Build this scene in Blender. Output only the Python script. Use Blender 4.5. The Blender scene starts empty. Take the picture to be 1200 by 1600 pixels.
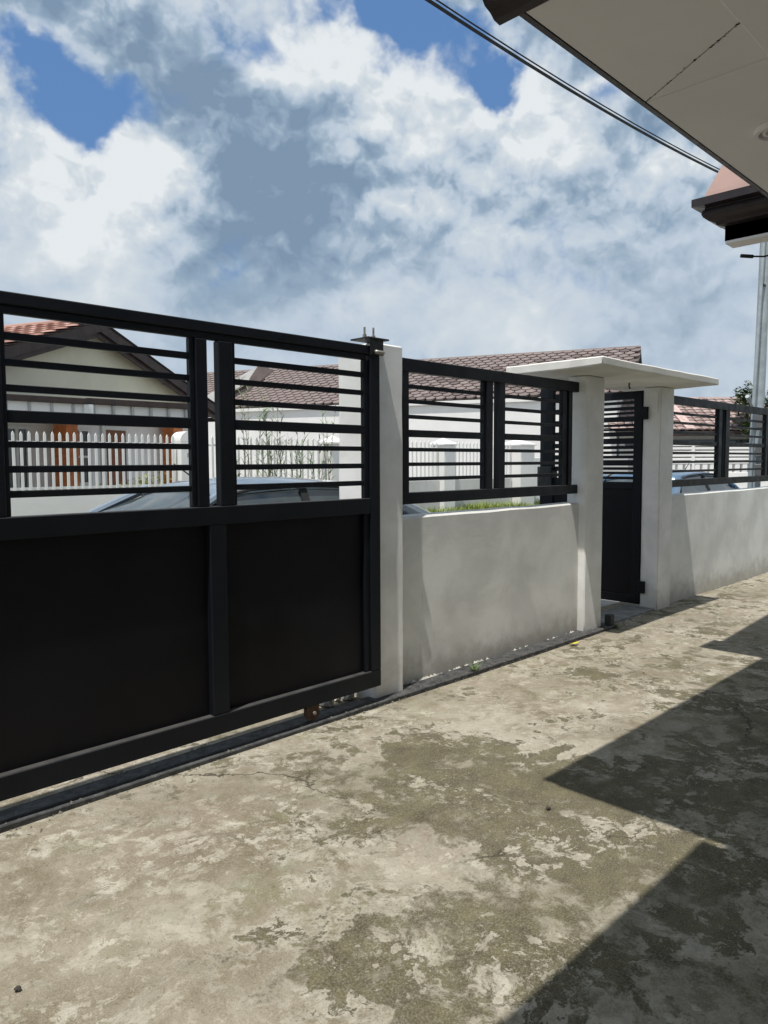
import bpy, bmesh, math, random
from mathutils import Vector, Matrix
random.seed(7)
R = math.radians
SC = bpy.context.scene
COL = SC.collection

# ------------------------------------------------------------------ camera
CAMF = Vector((0.70547412, 0.70545151, -0.06815005))
CAMR = Vector((0.7068736, -0.7073259, -0.00444745))
CAMU = Vector((0.05134175, 0.04503591, 0.99766517))
cd = bpy.data.cameras.new('camera')
cd.sensor_fit = 'VERTICAL'; cd.sensor_height = 36.0
cd.lens = 1153.339 / 1600 * 36.0
cd.clip_start = 0.05; cd.clip_end = 2000
cam = bpy.data.objects.new('camera', cd); COL.objects.link(cam)
m3 = Matrix((CAMR, CAMU, -CAMF)).transposed()
cam.matrix_world = Matrix.Translation((0, 0, 1.45)) @ m3.to_4x4()
SC.camera = cam

# ------------------------------------------------------------------ light
SUNDIR = Vector((0.31, 0.085, -1.0)).normalized()       # direction the light travels
sl = bpy.data.lights.new('sun', 'SUN'); sl.energy = 4.2; sl.angle = R(0.55); sl.color = (1.0, 0.955, 0.88)
so = bpy.data.objects.new('sun', sl); COL.objects.link(so)
so.rotation_euler = SUNDIR.to_track_quat('-Z', 'Y').to_euler()
so.location = (-6, -4, 20)
vs = SC.view_settings
SC.display_settings.display_device = 'sRGB'
vs.view_transform = 'Standard'; vs.look = 'None'; vs.gamma = 1.0; vs.use_curve_mapping = False
vs.exposure = 0.2

# ------------------------------------------------------------------ sky
W = bpy.data.worlds.new('World'); SC.world = W; W.use_nodes = True


class NT:
    def __init__(s, nt):
        s.nt = nt

    def n(s, typ, **kw):
        nd = s.nt.nodes.new(typ)
        for k, v in kw.items():
            setattr(nd, k, v)
        return nd

    def l(s, a, b):
        s.nt.links.new(a, b)

    def put(s, sock, v):
        if isinstance(v, bpy.types.NodeSocket):
            s.l(v, sock)
        elif isinstance(v, (tuple, list)) and len(v) == 3 and sock.type == 'RGBA':
            sock.default_value = (v[0], v[1], v[2], 1)
        else:
            sock.default_value = v

    def math(s, op, a, b=None, c=None, clamp=False):
        nd = s.n('ShaderNodeMath', operation=op, use_clamp=clamp)
        s.put(nd.inputs[0], a)
        if b is not None: s.put(nd.inputs[1], b)
        if c is not None: s.put(nd.inputs[2], c)
        return nd.outputs[0]

    def vec(s, op, a, b=None, scale=None):
        nd = s.n('ShaderNodeVectorMath', operation=op)
        s.put(nd.inputs[0], a)
        if b is not None: s.put(nd.inputs[1], b)
        if scale is not None: s.put(nd.inputs['Scale'], scale)
        return nd.outputs['Value'] if op in ('DISTANCE', 'LENGTH', 'DOT_PRODUCT') else nd.outputs[0]

    def noise(s, v, scale, detail=6, rough=.5, dist=0, lac=2.0, color=False):
        nd = s.n('ShaderNodeTexNoise')
        s.put(nd.inputs['Vector'], v)
        nd.inputs['Scale'].default_value = scale
        nd.inputs['Detail'].default_value = detail
        nd.inputs['Roughness'].default_value = rough
        nd.inputs['Lacunarity'].default_value = lac
        nd.inputs['Distortion'].default_value = dist
        return nd.outputs['Color'] if color else nd.outputs['Fac']

    def voro(s, v, scale):
        nd = s.n('ShaderNodeTexVoronoi', feature='F1')
        s.put(nd.inputs['Vector'], v)
        nd.inputs['Scale'].default_value = scale; nd.inputs['Detail'].default_value = 3.0
        nd.inputs['Roughness'].default_value = .55
        return nd.outputs['Distance']

    def step(s, v, a, b, c=0.0, d=1.0, smooth=True):
        nd = s.n('ShaderNodeMapRange')
        nd.interpolation_type = 'SMOOTHSTEP' if smooth else 'LINEAR'
        s.put(nd.inputs[0], v)
        for i, x in enumerate((a, b, c, d)):
            s.put(nd.inputs[i + 1], x)
        return nd.outputs[0]

    def mix(s, f, a, b, blend='MIX'):
        nd = s.n('ShaderNodeMix', data_type='RGBA', blend_type=blend)
        s.put(nd.inputs[0], f); s.put(nd.inputs[6], a); s.put(nd.inputs[7], b)
        return nd.outputs[2]

    def ramp(s, f, stops):
        nd = s.n('ShaderNodeValToRGB')
        cr = nd.color_ramp
        while len(cr.elements) < len(stops): cr.elements.new(0.5)
        for e, (p, c) in zip(cr.elements, stops):
            e.position = p; e.color = (c[0], c[1], c[2], 1)
        s.put(nd.inputs[0], f)
        return nd.outputs[0]


def d_z(t, d):
    sp = t.n('ShaderNodeSeparateXYZ'); t.l(d, sp.inputs[0])
    return sp.outputs['Z']


def build_world():
    nt = W.node_tree; nt.nodes.clear(); t = NT(nt)
    out = t.n('ShaderNodeOutputWorld'); bg = t.n('ShaderNodeBackground')
    bg.inputs['Strength'].default_value = 0.1
    t.l(bg.outputs[0], out.inputs[0])
    sky = t.n('ShaderNodeTexSky'); sky.sky_type = 'NISHITA'; sky.sun_disc = False
    sky.sun_elevation = math.asin(-SUNDIR.z); sky.sun_rotation = math.atan2(-SUNDIR.x, -SUNDIR.y)
    sky.air_density = 1.0; sky.dust_density = 0.6; sky.ozone_density = 2.0
    tc = t.n('ShaderNodeTexCoord')
    d = t.vec('NORMALIZE', tc.outputs['Generated'])
    # flatten the clouds towards the horizon
    mp = t.n('ShaderNodeMapping'); mp.inputs['Scale'].default_value = (1, 1, 1.12)
    t.l(d, mp.inputs['Vector']); ds = mp.outputs[0]
    w1 = t.vec('SUBTRACT', t.noise(ds, 5.0, 3, .5, color=True), (.5, .5, .5))
    w2 = t.vec('SUBTRACT', t.noise(ds, 15, 4, .55, color=True), (.5, .5, .5))
    w3 = t.vec('SUBTRACT', t.noise(ds, 48, 3, .6, color=True), (.5, .5, .5))
    warp = t.vec('ADD', t.vec('SCALE', w1, scale=.10), t.vec('ADD', t.vec('SCALE', w2, scale=.07), t.vec('SCALE', w3, scale=.018)))
    dw = t.vec('ADD', d, warp)
    dl = t.vec('ADD', d, t.vec('SCALE', w1, scale=.12))

    def total(items, soft, v):
        acc = None
        for c, r, a in items:
            q = t.step(t.vec('DISTANCE', v, c), r * (1 - soft), r * (1 + soft * .6), a, 0.0)
            acc = q if acc is None else t.math('ADD', acc, q)
        return acc
    holes = total(HOLES, .75, dw)
    holes = t.math('MULTIPLY', holes, .80)
    fbm = t.noise(t.vec('ADD', ds, t.vec('SCALE', w2, scale=.05)), 8.0, 7, .6)
    dens = t.math('ADD', t.math('SUBTRACT', .93, holes), t.math('MULTIPLY', t.math('SUBTRACT', fbm, .5), 1.0))
    qv = t.vec('ADD', ds, t.vec('SCALE', w2, scale=.05))
    puff = t.voro(qv, 15.0)
    dens = t.math('SUBTRACT', dens, t.math('MULTIPLY', t.math('SUBTRACT', puff, .62), .40))
    alpha = t.step(dens, .0, .62)
    zone = total(BRIGHT, .85, dl)
    dark = total(DARK, .85, dl)
    # billows: each lump is lit on its upper side
    q0 = t.vec('ADD', ds, t.vec('SCALE', w2, scale=.045))
    q1 = t.vec('ADD', q0, (-.010, -.003, .026))
    bil = t.math('MULTIPLY', t.math('SUBTRACT', t.noise(q0, 7.0, 5, .54), t.noise(q1, 7.0, 5, .54)), 1.3)
    puff_up = t.voro(t.vec('ADD', qv, (-.008, -.002, .022)), 15.0)
    heads = t.math('ADD', t.math('MULTIPLY', t.step(d_z(t, d), .16, .36), .75), .25)
    bil = t.math('ADD', bil, t.math('MULTIPLY', t.math('MULTIPLY', t.math('SUBTRACT', puff_up, puff), .72), heads))
    bil = t.math('MULTIPLY', bil, t.step(d_z(t, d), .10, .36, .62, 1.05))
    fine = t.math('MULTIPLY', t.math('SUBTRACT', t.noise(t.vec('ADD', q0, t.vec('SCALE', w3, scale=.02)), 30.0, 4, .5), .5), .12)
    wide = t.math('MULTIPLY', t.math('SUBTRACT', t.noise(ds, 3.0, 5, .5), .5), .7)
    edge = t.step(dens, .35, .78, .20, 0.0)
    lum = t.math('ADD', t.math('SUBTRACT', zone, t.math('MULTIPLY', dark, 1.05)), t.math('ADD', bil, t.math('ADD', wide, fine)))
    lum = t.math('ADD', t.math('ADD', lum, edge), .50)
    ccol = t.ramp(lum, [(0.0, (1.85, 2.62, 3.65)), (.28, (2.75, 3.65, 4.6)), (.52, (4.5, 5.25, 6.1)), (.78, (5.6, 6.15, 6.55)), (1.0, (7.0, 7.35, 7.5))])
    blue = t.mix(.72, sky.outputs[0], (.95, 2.2, 4.7))
    fin = t.mix(t.math('MULTIPLY', alpha, .97), blue, ccol)
    sep = t.n('ShaderNodeSeparateXYZ'); t.l(d, sep.inputs[0])
    hz = t.step(sep.outputs['Z'], -.02, .13, .5, 0.0)
    fin = t.mix(hz, fin, (5.4, 6.0, 6.5))
    t.l(fin, bg.inputs['Color'])


# gaps, bright heads and grey bases of the clouds: bearing vector, angular size, amount
HOLES = [((.335, .842, .42), .05, .70), ((.36, .856, .390), .05, .70), ((.393, .838, .383), .04, .6), ((.405, .815, .405), .04, .55),
         ((.44, .79, .415), .04, .42), ((.63, .60, .50), .05, .8), ((.655, .585, .485), .045, .5), ((.585, .63, .512), .04, .7), ((.54, .672, .516), .04, .75),
         ((.70, .535, .470), .045, .65), ((.715, .525, .445), .035, .6), ((.735, .51, .445), .03, .5), ((.80, .43, .41), .03, .5),
         ((.48, .735, .475), .045, .5), ((.31, .85, .43), .045, .55), ((.83, .52, .24), .06, .20), ((.80, .54, .27), .07, .20), ((.86, .45, .23), .06, .24),
         ((.77, .58, .26), .06, .16), ((.84, .50, .16), .06, .2),
         ((.2, .5, .84), .25, .6), ((-.5, .4, .76), .3, .6), ((.4, -.5, .76), .3, .6), ((-.5, -.6, .6), .3, .6)]
BRIGHT = [((.35, .875, .335), .08, .34), ((.42, .84, .360), .05, .34), ((.46, .82, .345), .05, .2), ((.37, .88, .28), .11, .26), ((.44, .84, .29), .08, .2), ((.60, .64, .475), .06, .42), ((.54, .69, .46), .06, .40), ((.57, .67, .44), .06, .2),
          ((.66, .61, .43), .07, .36), ((.74, .53, .42), .07, .30), ((.78, .49, .39), .06, .30), ((.68, .66, .34), .09, .14), ((.63, .73, .22), .12, .12), ((.78, .58, .2), .12, .12), ((.80, .55, .15), .1, .16), ((.69, .68, .23), .05, .16)]
DARK = [((.595, .73, .345), .10, .34), ((.56, .74, .385), .06, .16), ((.49, .775, .405), .06, .30), ((.46, .78, .44), .06, .20), ((.37, .81, .455), .08, .26), ((.43, .78, .46), .05, .14),
        ((.55, .77, .29), .11, .28), ((.64, .70, .29), .08, .28), ((.71, .64, .27), .08, .2), ((.30, .90, .29), .05, .2), ((.83, .50, .27), .08, .16), ((.48, .83, .23), .09, .16)]


build_world()

# ------------------------------------------------------------------ materials
MATS = {}


def newmat(name):
    m = bpy.data.materials.new(name); m.use_nodes = True
    nt = m.node_tree; nt.nodes.clear(); t = NT(nt)
    out = t.n('ShaderNodeOutputMaterial'); b = t.n('ShaderNodeBsdfPrincipled')
    t.l(b.outputs[0], out.inputs[0])
    return m, t, b


def bump(t, b, h, strength=.3, dist=.01):
    bn = t.n('ShaderNodeBump'); bn.inputs['Strength'].default_value = strength; bn.inputs['Distance'].default_value = dist
    t.l(h, bn.inputs['Height']); t.l(bn.outputs[0], b.inputs['Normal'])


def mat(name, col, rough=.6, metal=0.0, var=.18, scale=6.0, bstr=.15, bscale=60.0, bdist=.004, spec=.4, coat=0.0):
    if name in MATS: return MATS[name]
    m, t, b = newmat(name)
    geo = t.n('ShaderNodeNewGeometry'); p = geo.outputs['Position']
    n = t.noise(p, scale, 7, .6)
    lo = tuple(c * (1 - var) for c in col); hi = tuple(min(1, c * (1 + var)) for c in col)
    t.l(t.mix(t.step(n, .3, .7), lo, hi), b.inputs['Base Color'])
    t.l(t.step(t.noise(p, scale * 3, 5), .25, .75, max(.02, rough - .1), min(1, rough + .1)), b.inputs['Roughness'])
    b.inputs['Metallic'].default_value = metal
    b.inputs['Specular IOR Level'].default_value = spec
    if coat: b.inputs['Coat Weight'].default_value = coat; b.inputs['Coat Roughness'].default_value = .05
    if bstr: bump(t, b, t.noise(p, bscale, 5, .6), bstr, bdist)
    MATS[name] = m
    return m


def plaster(name, col, stain=1.0, rough=.75):
    """painted cement render: trowel and brush strokes, faint yellowing, splash dirt along the foot"""
    m, t, b = newmat(name)
    geo = t.n('ShaderNodeNewGeometry'); p = geo.outputs['Position']
    sep = t.n('ShaderNodeSeparateXYZ'); t.l(p, sep.inputs[0])
    mp = t.n('ShaderNodeMapping'); mp.inputs['Scale'].default_value = (2.2, 2.2, 7.0); mp.inputs['Rotation'].default_value = (R(4), R(7), 0)
    t.l(p, mp.inputs['Vector'])
    stroke = t.noise(mp.outputs[0], 5.0, 7, .62, .4)
    broad = t.noise(p, 2.2, 6, .6, .3)
    c = t.mix(t.step(broad, .36, .66), tuple(x * .84 for x in col), tuple(min(.88, x * 1.03) for x in col))
    c = t.mix(t.math('MULTIPLY', t.step(t.noise(p, 3.1, 5, .6), .56, .72), .16), c, (col[0] * .93, col[1] * .9, col[2] * .72))
    c = t.mix(t.math('MULTIPLY', t.step(stroke, .55, .75), .13), c, tuple(x * .74 for x in col))
    # splash dirt at the foot
    hh = t.math('ADD', sep.outputs['Z'], t.math('MULTIPLY', t.math('SUBTRACT', t.noise(p, 9, 6, .65), .5), .35))
    foot = t.math('MULTIPLY', t.step(hh, .0, .26, 1, 0), .55 * stain)
    c = t.mix(foot, c, (.26, .22, .16))
    # thin drip marks and pinholes
    mp2 = t.n('ShaderNodeMapping'); mp2.inputs['Scale'].default_value = (14, 14, .9); t.l(p, mp2.inputs['Vector'])
    drip = t.math('MULTIPLY', t.step(t.noise(mp2.outputs[0], 3, 3, .5), .66, .8), .16 * stain)
    c = t.mix(drip, c, (.30, .28, .22))
    t.l(c, b.inputs['Base Color'])
    b.inputs['Roughness'].default_value = rough; b.inputs['Specular IOR Level'].default_value = .25
    h = t.math('ADD', t.math('MULTIPLY', stroke, .7), t.math('ADD', t.math('MULTIPLY', t.noise(p, 70, 4, .6), .16), t.math('MULTIPLY', t.noise(p, 3.5, 3), .7)))
    bump(t, b, h, .10, .010)
    MATS[name] = m
    return m


def concrete(name):
    """old poured slab: soft stains, dark algae film that has flaked off in ragged islands, grain, cracks"""
    m, t, b = newmat(name)
    geo = t.n('ShaderNodeNewGeometry'); p = geo.outputs['Position']
    wv = t.vec('SUBTRACT', t.noise(p, 3.0, 5, .6, color=True), (.5, .5, .5))
    pw = t.vec('ADD', p, t.vec('SCALE', wv, scale=.22))

    def spot(c, r, soft=.6):
        return t.step(t.vec('DISTANCE', pw, c), r * (1 - soft), r * (1 + soft), 1, 0)
    # soft ground tone with pinkish, greenish and bleached casts
    a = t.math('ADD', t.math('MULTIPLY', t.noise(pw, 1.5, 9, .64, .2), .6), t.math('MULTIPLY', t.noise(pw, 6.0, 9, .68), .4))
    base = t.ramp(t.step(a, .34, .66, smooth=False), [(0, (.100, .083, .050)), (.3, (.170, .145, .098)), (.6, (.240, .212, .160)), (1, (.36, .33, .265))])
    base = t.mix(t.math('MULTIPLY', t.step(t.noise(p, .9, 4), .48, .66), .5), base, (.275, .225, .188))
    base = t.mix(t.math('MULTIPLY', t.step(t.noise(p, 2.3, 7, .68), .53, .66), .62), base, (.150, .145, .072))
    base = t.mix(t.math('MULTIPLY', t.step(t.noise(p, 4.6, 7, .68), .57, .68), .45), base, (.335, .345, .285))
    bleach = t.math('ADD', t.math('MULTIPLY', spot((3.5, 2.25, 0), .65), .55), t.math('MULTIPLY', spot((1.9, 1.75, 0), .35), .3))
    base = t.mix(t.math('MULTIPLY', bleach, t.step(a, .38, .6)), base, (.47, .445, .37))
    # film
    film_z = t.math('ADD', t.math('ADD', t.math('MULTIPLY', spot((2.45, 1.75, 0), .75), .045), t.math('MULTIPLY', spot((1.7, 1.35, 0), .5), .045)),
                    t.math('ADD', t.math('MULTIPLY', spot((3.9, 1.1, 0), 1.3), .06), t.math('MULTIPLY', spot((2.75, 2.15, 0), .45), .06)))
    film_z = t.math('SUBTRACT', film_z, t.math('ADD', t.math('MULTIPLY', spot((.95, 2.3, 0), .8), .075), t.math('ADD', t.math('MULTIPLY', spot((3.6, 2.2, 0), .7), .085), t.math('MULTIPLY', spot((1.9, 1.72, 0), .22), .10))))
    f = t.math('ADD', t.math('MULTIPLY', t.noise(pw, 2.6, 12, .72, .1), .56), t.math('MULTIPLY', t.noise(t.vec('ADD', pw, (7, 3, 0)), 8.0, 10, .72), .44))
    fs = t.math('ADD', f, film_z)
    wid = t.step(t.noise(p, 1.7, 4), .38, .62, .010, .075)          # crisp flaking in places, soft fading in others
    film = t.step(t.math('DIVIDE', t.math('SUBTRACT', fs, .525), wid), -1.0, 1.0)
    film2 = t.step(fs, .42, .62)
    fcol = t.ramp(t.noise(p, 7.5, 9, .72), [(.30, (.042, .034, .018)), (.48, (.082, .072, .038)), (.62, (.118, .108, .056)), (.78, (.165, .150, .098))])
    pale = t.mix(t.step(t.noise(p, 11, 6, .66), .38, .64), (.35, .325, .265), (.50, .475, .40))
    c = t.mix(t.math('MULTIPLY', film2, .30), base, fcol)
    rim = t.math('MULTIPLY', t.math('SUBTRACT', t.step(fs, .455, .512), film), .72)
    c = t.mix(t.math('MAXIMUM', rim, 0.0), c, pale)
    c = t.mix(t.math('MULTIPLY', film, .90), c, fcol)
    c = t.mix(t.math('MULTIPLY', t.step(fs, .420, .375), .55), c, pale)
    # flakes of bare cement, coarse and fine
    flz = t.step(t.noise(p, 1.9, 4), .42, .60)
    for sc, th, am in ((6.5, .575, .75), (12, .572, .8), (29, .60, .6), (60, .62, .45)):
        fl = t.step(t.noise(t.vec('ADD', pw, (sc, 0, 0)), sc, 6, .72), th, th + .02)
        c = t.mix(t.math('MULTIPLY', t.math('MULTIPLY', fl, flz), am), c, pale)
    c = t.mix(t.math('MULTIPLY', t.step(t.noise(pw, 4.2, 9, .72), .60, .67), .5), c, (.085, .068, .040))
    c = t.mix(t.math('MULTIPLY', t.step(t.noise(p, 34, 5, .7), .58, .68), .35), c, (.10, .083, .052))
    # sand grain
    g = t.noise(p, 170, 3, .7)
    c = t.mix(t.step(g, .38, .72, .0, .34), c, (.42, .39, .32))
    c = t.mix(t.step(t.noise(p, 95, 3, .7), .58, .72, 0, .55), c, (.075, .062, .038))
    # hairline cracks
    vor = t.n('ShaderNodeTexVoronoi', feature='DISTANCE_TO_EDGE'); vor.inputs['Scale'].default_value = .52
    t.l(t.vec('ADD', p, t.vec('SCALE', t.vec('SUBTRACT', t.noise(p, 4.5, 6, .65, color=True), (.5, .5, .5)), scale=.30)), vor.inputs['Vector'])
    crack = t.math('MULTIPLY', t.step(vor.outputs[0], .0012, .0036, 1, 0), t.step(t.noise(p, .8, 2), .47, .55))
    c = t.mix(t.math('MULTIPLY', crack, .8), c, (.045, .038, .026))
    t.l(c, b.inputs['Base Color'])
    t.l(t.step(film2, 0, 1, .92, .80), b.inputs['Roughness'])
    b.inputs['Specular IOR Level'].default_value = .2
    h = t.math('ADD', t.math('MULTIPLY', t.noise(p, 120, 3, .7), .35), t.math('MULTIPLY', t.noise(pw, 14, 6, .7), 1.0))
    h = t.math('SUBTRACT', t.math('SUBTRACT', h, t.math('MULTIPLY', film, .22)), t.math('MULTIPLY', crack, .9))
    bump(t, b, h, .75, .012)
    MATS[name] = m
    return m


def leafmat(name, col, col2):
    m, t, b = newmat(name)
    geo = t.n('ShaderNodeNewGeometry')
    t.l(t.mix(t.noise(geo.outputs['Position'], 4.0, 3), col, col2), b.inputs['Base Color'])
    b.inputs['Roughness'].default_value = .55
    MATS[name] = m
    return m


def shingle_mat(name, c1, c2, seedscale=1.0):
    m, t, b = newmat(name)
    geo = t.n('ShaderNodeNewGeometry'); oi = t.n('ShaderNodeObjectInfo')
    r = t.math('ADD', t.math('MULTIPLY', oi.outputs['Random'], .5), t.math('MULTIPLY', t.noise(geo.outputs['Position'], 2.5, 6, .7), .5))
    t.l(t.mix(t.step(r, .25, .75), c1, c2), b.inputs['Base Color'])
    b.inputs['Roughness'].default_value = .8; b.inputs['Specular IOR Level'].default_value = .25
    bump(t, b, t.noise(geo.outputs['Position'], 70, 4), .3, .01)
    MATS[name] = m
    return m


BLACK = mat('black_paint', (.0055, .0075, .0115), .5, 0, .15, 2.5, .05, 14, .002, .22)
BLACKSHEET = mat('black_sheet', (.0032, .0036, .0056), .5, 0, .35, 2, .12, 5, .006, .22)
STEEL = mat('dark_steel', (.035, .036, .038), .55, .3, .35, 20)
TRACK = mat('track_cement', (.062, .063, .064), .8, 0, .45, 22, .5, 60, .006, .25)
RUST = mat('rust', (.075, .042, .028), .8, .2, .45, 40, .4)
BOLT = mat('bolt_metal', (.32, .30, .27), .5, .6, .3, 40)
WALLW = plaster('white_render', (.765, .77, .745))
PILW = plaster('white_pillar_paint', (.86, .865, .845), .6)
CANW = plaster('white_canopy', (.82, .81, .76), .3)
FARW = mat('far_white_wall', (.83, .82, .81), .8, 0, .05, .7, .2, 6, .02)
FARG = mat('far_grey_render', (.62, .61, .60), .85, 0, .12, 1.2, .3, 8)
CREAM = mat('cream_wall', (.74, .71, .56), .8, 0, .08, .8)
PICK = mat('picket_white', (.80, .80, .78), .55, 0, .05, 4)
BROWN = mat('brown_fascia', (.045, .030, .027), .45, 0, .3, 5)
DKBROWN = mat('dark_brown_moulding', (.030, .023, .025), .38, 0, .3, 5, .08)
SOFFIT = mat('soffit_white', (.88, .85, .85), .7, 0, .03, 1.5, .2, 30, .003, .2)
CONC = concrete('stained_concrete')
ROAD = mat('road_cement', (.27, .26, .24), .85, 0, .2, 1.1, .4, 40)
ORANGE = mat('orange_brick', (.60, .20, .07), .7, 0, .22, 9, .4, 25)
DOORW = mat('brown_wood', (.21, .075, .035), .5, 0, .2, 8)
GLASSD = mat('dark_window_glass', (.05, .065, .075), .08, 0, .1, 2, 0, 1, .001, .6)
WINFR = mat('window_frame_paint', (.72, .73, .72), .5, 0, .05)
GREYC = mat('grey_post', (.40, .40, .40), .6, 0, .1)
REDTILE = shingle_mat('red_tile', (.28, .15, .12), (.44, .27, .225))
BRSHING = shingle_mat('brown_shingle', (.115, .090, .086), (.22, .178, .168))
PINKTILE = shingle_mat('pink_tile', (.27, .195, .18), (.40, .31, .29))
UNDERLAY = mat('dark_roof_underlay', (.022, .016, .015), .9)
PINKSH = mat('pink_roof_sheet', (.275, .175, .15), .55, 0, .08, 2)
def add_dust(m, col, amt):
    nt = m.node_tree; t = NT(nt)
    b = [n for n in nt.nodes if n.type == 'BSDF_PRINCIPLED'][0]
    src = b.inputs['Base Color'].links[0].from_socket
    geo = t.n('ShaderNodeNewGeometry'); sp = t.n('ShaderNodeSeparateXYZ'); t.l(geo.outputs['True Normal'], sp.inputs[0])
    f = t.math('MULTIPLY', t.step(sp.outputs['Z'], .6, .95), t.step(t.noise(geo.outputs['Position'], 9, 5, .65), .3, .6, amt * .6, amt))
    g = t.math('MULTIPLY', t.step(t.noise(geo.outputs['Position'], 3.0, 8, .7), .55, .75), .03)
    t.l(t.mix(t.math('ADD', f, g), src, col), b.inputs['Base Color'])


add_dust(BLACK, (.085, .083, .08), .8)
add_dust(BLACKSHEET, (.045, .043, .042), .6)
GALV = mat('galvanised_steel', (.36, .40, .42), .5, .25, .15, 5)
METER = mat('grey_meter_box', (.14, .14, .14), .6, 0, .2)
CABLE = mat('cable_rubber', (.012, .013, .016), .6, 0, .1)
RUBBER = mat('tyre_rubber', (.02, .02, .02), .8)
GRASSM = leafmat('grass_blade', (.12, .19, .025), (.30, .34, .07))
WEEDM = leafmat('weed_green', (.10, .17, .06), (.20, .28, .11))
DRYM = leafmat('dry_stem', (.19, .185, .10), (.30, .27, .16))
BUSHM = leafmat('bush_leaf', (.16, .21, .02), (.30, .31, .05))
TREEM = leafmat('tree_leaf', (.035, .07, .02), (.08, .13, .035))
BARK = mat('bark', (.10, .075, .05), .9, 0, .3, 9, .6, 30)
YLEAF = mat('yellow_leaf', (.72, .62, .02), .5, 0, .1, 30)
ROCK = mat('broken_cement', (.55, .53, .49), .9, 0, .25, 18, .7, 50, .01)
SOIL = mat('soil_grass_ground', (.13, .14, .06), .95, 0, .35, 3, .6, 20, .03)

# ------------------------------------------------------------------ mesh helpers


class MB:
    def __init__(s):
        s.v = []; s.f = []

    def add(s, vs, fs):
        o = len(s.v); s.v += [tuple(x) for x in vs]; s.f += [tuple(i + o for i in f) for f in fs]
        return s

    def box(s, x0, x1, y0, y1, z0, z1, c=.0, M=None):
        """box with chamfered edges (c = chamfer)"""
        lo = (min(x0, x1), min(y0, y1), min(z0, z1)); hi = (max(x0, x1), max(y0, y1), max(z0, z1))
        c = min(c, .45 * min(hi[i] - lo[i] for i in range(3)))
        T = (lambda p: p) if M is None else (lambda p: tuple(M @ Vector(p)))
        if c <= 0:
            vs = [T((x, y, z)) for x in (lo[0], hi[0]) for y in (lo[1], hi[1]) for z in (lo[2], hi[2])]
            return s.add(vs, [(0, 1, 3, 2), (4, 6, 7, 5), (0, 4, 5, 1), (2, 3, 7, 6), (0, 2, 6, 4), (1, 5, 7, 3)])
        bm = bmesh.new()
        pts = []
        for sx in (0, 1):
            for sy in (0, 1):
                for sz in (0, 1):
                    for ax in range(3):
                        q = []
                        for k, sgn in enumerate((sx, sy, sz)):
                            e = hi[k] if sgn else lo[k]
                            q.append(e if k == ax else (e - c if sgn else e + c))
                        pts.append(T(q))
        idx = lambda sx, sy, sz, ax: ((sx * 2 + sy) * 2 + sz) * 3 + ax
        fs = []
        for ax in range(3):
            for sg in (0, 1):
                o = [k for k in range(3) if k != ax]
                ring = []
                for a, b in ((0, 0), (1, 0), (1, 1), (0, 1)):
                    t = [0, 0, 0]; t[ax] = sg; t[o[0]] = a; t[o[1]] = b
                    ring.append(idx(*t, ax))
                fs.append(tuple(ring))
        for ax in range(3):           # edges along ax
            o = [k for k in range(3) if k != ax]
            for a in (0, 1):
                for b in (0, 1):
                    t0 = [0, 0, 0]; t0[o[0]] = a; t0[o[1]] = b
                    t1 = list(t0); t1[ax] = 1
                    fs.append((idx(*t0, o[0]), idx(*t1, o[0]), idx(*t1, o[1]), idx(*t0, o[1])))
        for sx in (0, 1):
            for sy in (0, 1):
                for sz in (0, 1):
                    fs.append(tuple(idx(sx, sy, sz, k) for k in range(3)))
        bm.free()
        return s.add(pts, fs)

    def tube(s, pts, r, n=8, cap=True):
        pts = [Vector(p) for p in pts]
        rs = r if isinstance(r, (list, tuple)) else [r] * len(pts)
        rings = []
        for i, p in enumerate(pts):
            a = pts[max(0, i - 1)]; b = pts[min(len(pts) - 1, i + 1)]
            d = (b - a).normalized()
            u = d.orthogonal().normalized() if i == 0 else (u0 - d * u0.dot(d)).normalized()
            u0 = u; w = d.cross(u)
            rings.append([p + (u * math.cos(2 * math.pi * k / n) + w * math.sin(2 * math.pi * k / n)) * rs[i] for k in range(n)])
        vs = [v for rg in rings for v in rg]
        fs = []
        for i in range(len(pts) - 1):
            for k in range(n):
                fs.append((i * n + k, i * n + (k + 1) % n, (i + 1) * n + (k + 1) % n, (i + 1) * n + k))
        if cap:
            fs.append(tuple(range(n - 1, -1, -1))); fs.append(tuple((len(pts) - 1) * n + k for k in range(n)))
        return s.add(vs, fs)

    def prism(s, poly, off):
        """closed polygon (3d points) extruded by off"""
        n = len(poly); off = Vector(off)
        vs = [Vector(p) for p in poly] + [Vector(p) + off for p in poly]
        fs = [tuple(range(n)), tuple(range(2 * n - 1, n - 1, -1))]
        for i in range(n):
            fs.append((i, i + n, (i + 1) % n + n, (i + 1) % n))
        return s.add(vs, fs)

    def mesh(s, name, m=None, smooth=False):
        me = bpy.data.meshes.new(name); me.from_pydata(s.v, [], s.f); me.update()
        bm = bmesh.new(); bm.from_mesh(me); bmesh.ops.recalc_face_normals(bm, faces=bm.faces[:])
        if smooth:
            for e in bm.edges:
                if len(e.link_faces) == 2 and e.calc_face_angle(0) > .62: e.smooth = False
        bm.to_mesh(me); bm.free()
        if m: me.materials.append(m)
        if smooth:
            for p in me.polygons: p.use_smooth = True
        return me


def link(name, me, parent=None, loc=None):
    o = bpy.data.objects.new(name, me); COL.objects.link(o)
    if parent is not None:
        o.parent = parent
        if 'wl' in parent: o.matrix_parent_inverse = Matrix.Translation(-Vector(parent['wl']))
    if loc is not None: o.location = loc
    return o


def part(name, mb, m, parent, smooth=False, stuff=False, label=None):
    o = link(name, mb.mesh(name, m, smooth), parent)
    if stuff: o['kind'] = 'stuff'
    if label: o['label'] = label
    return o


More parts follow.
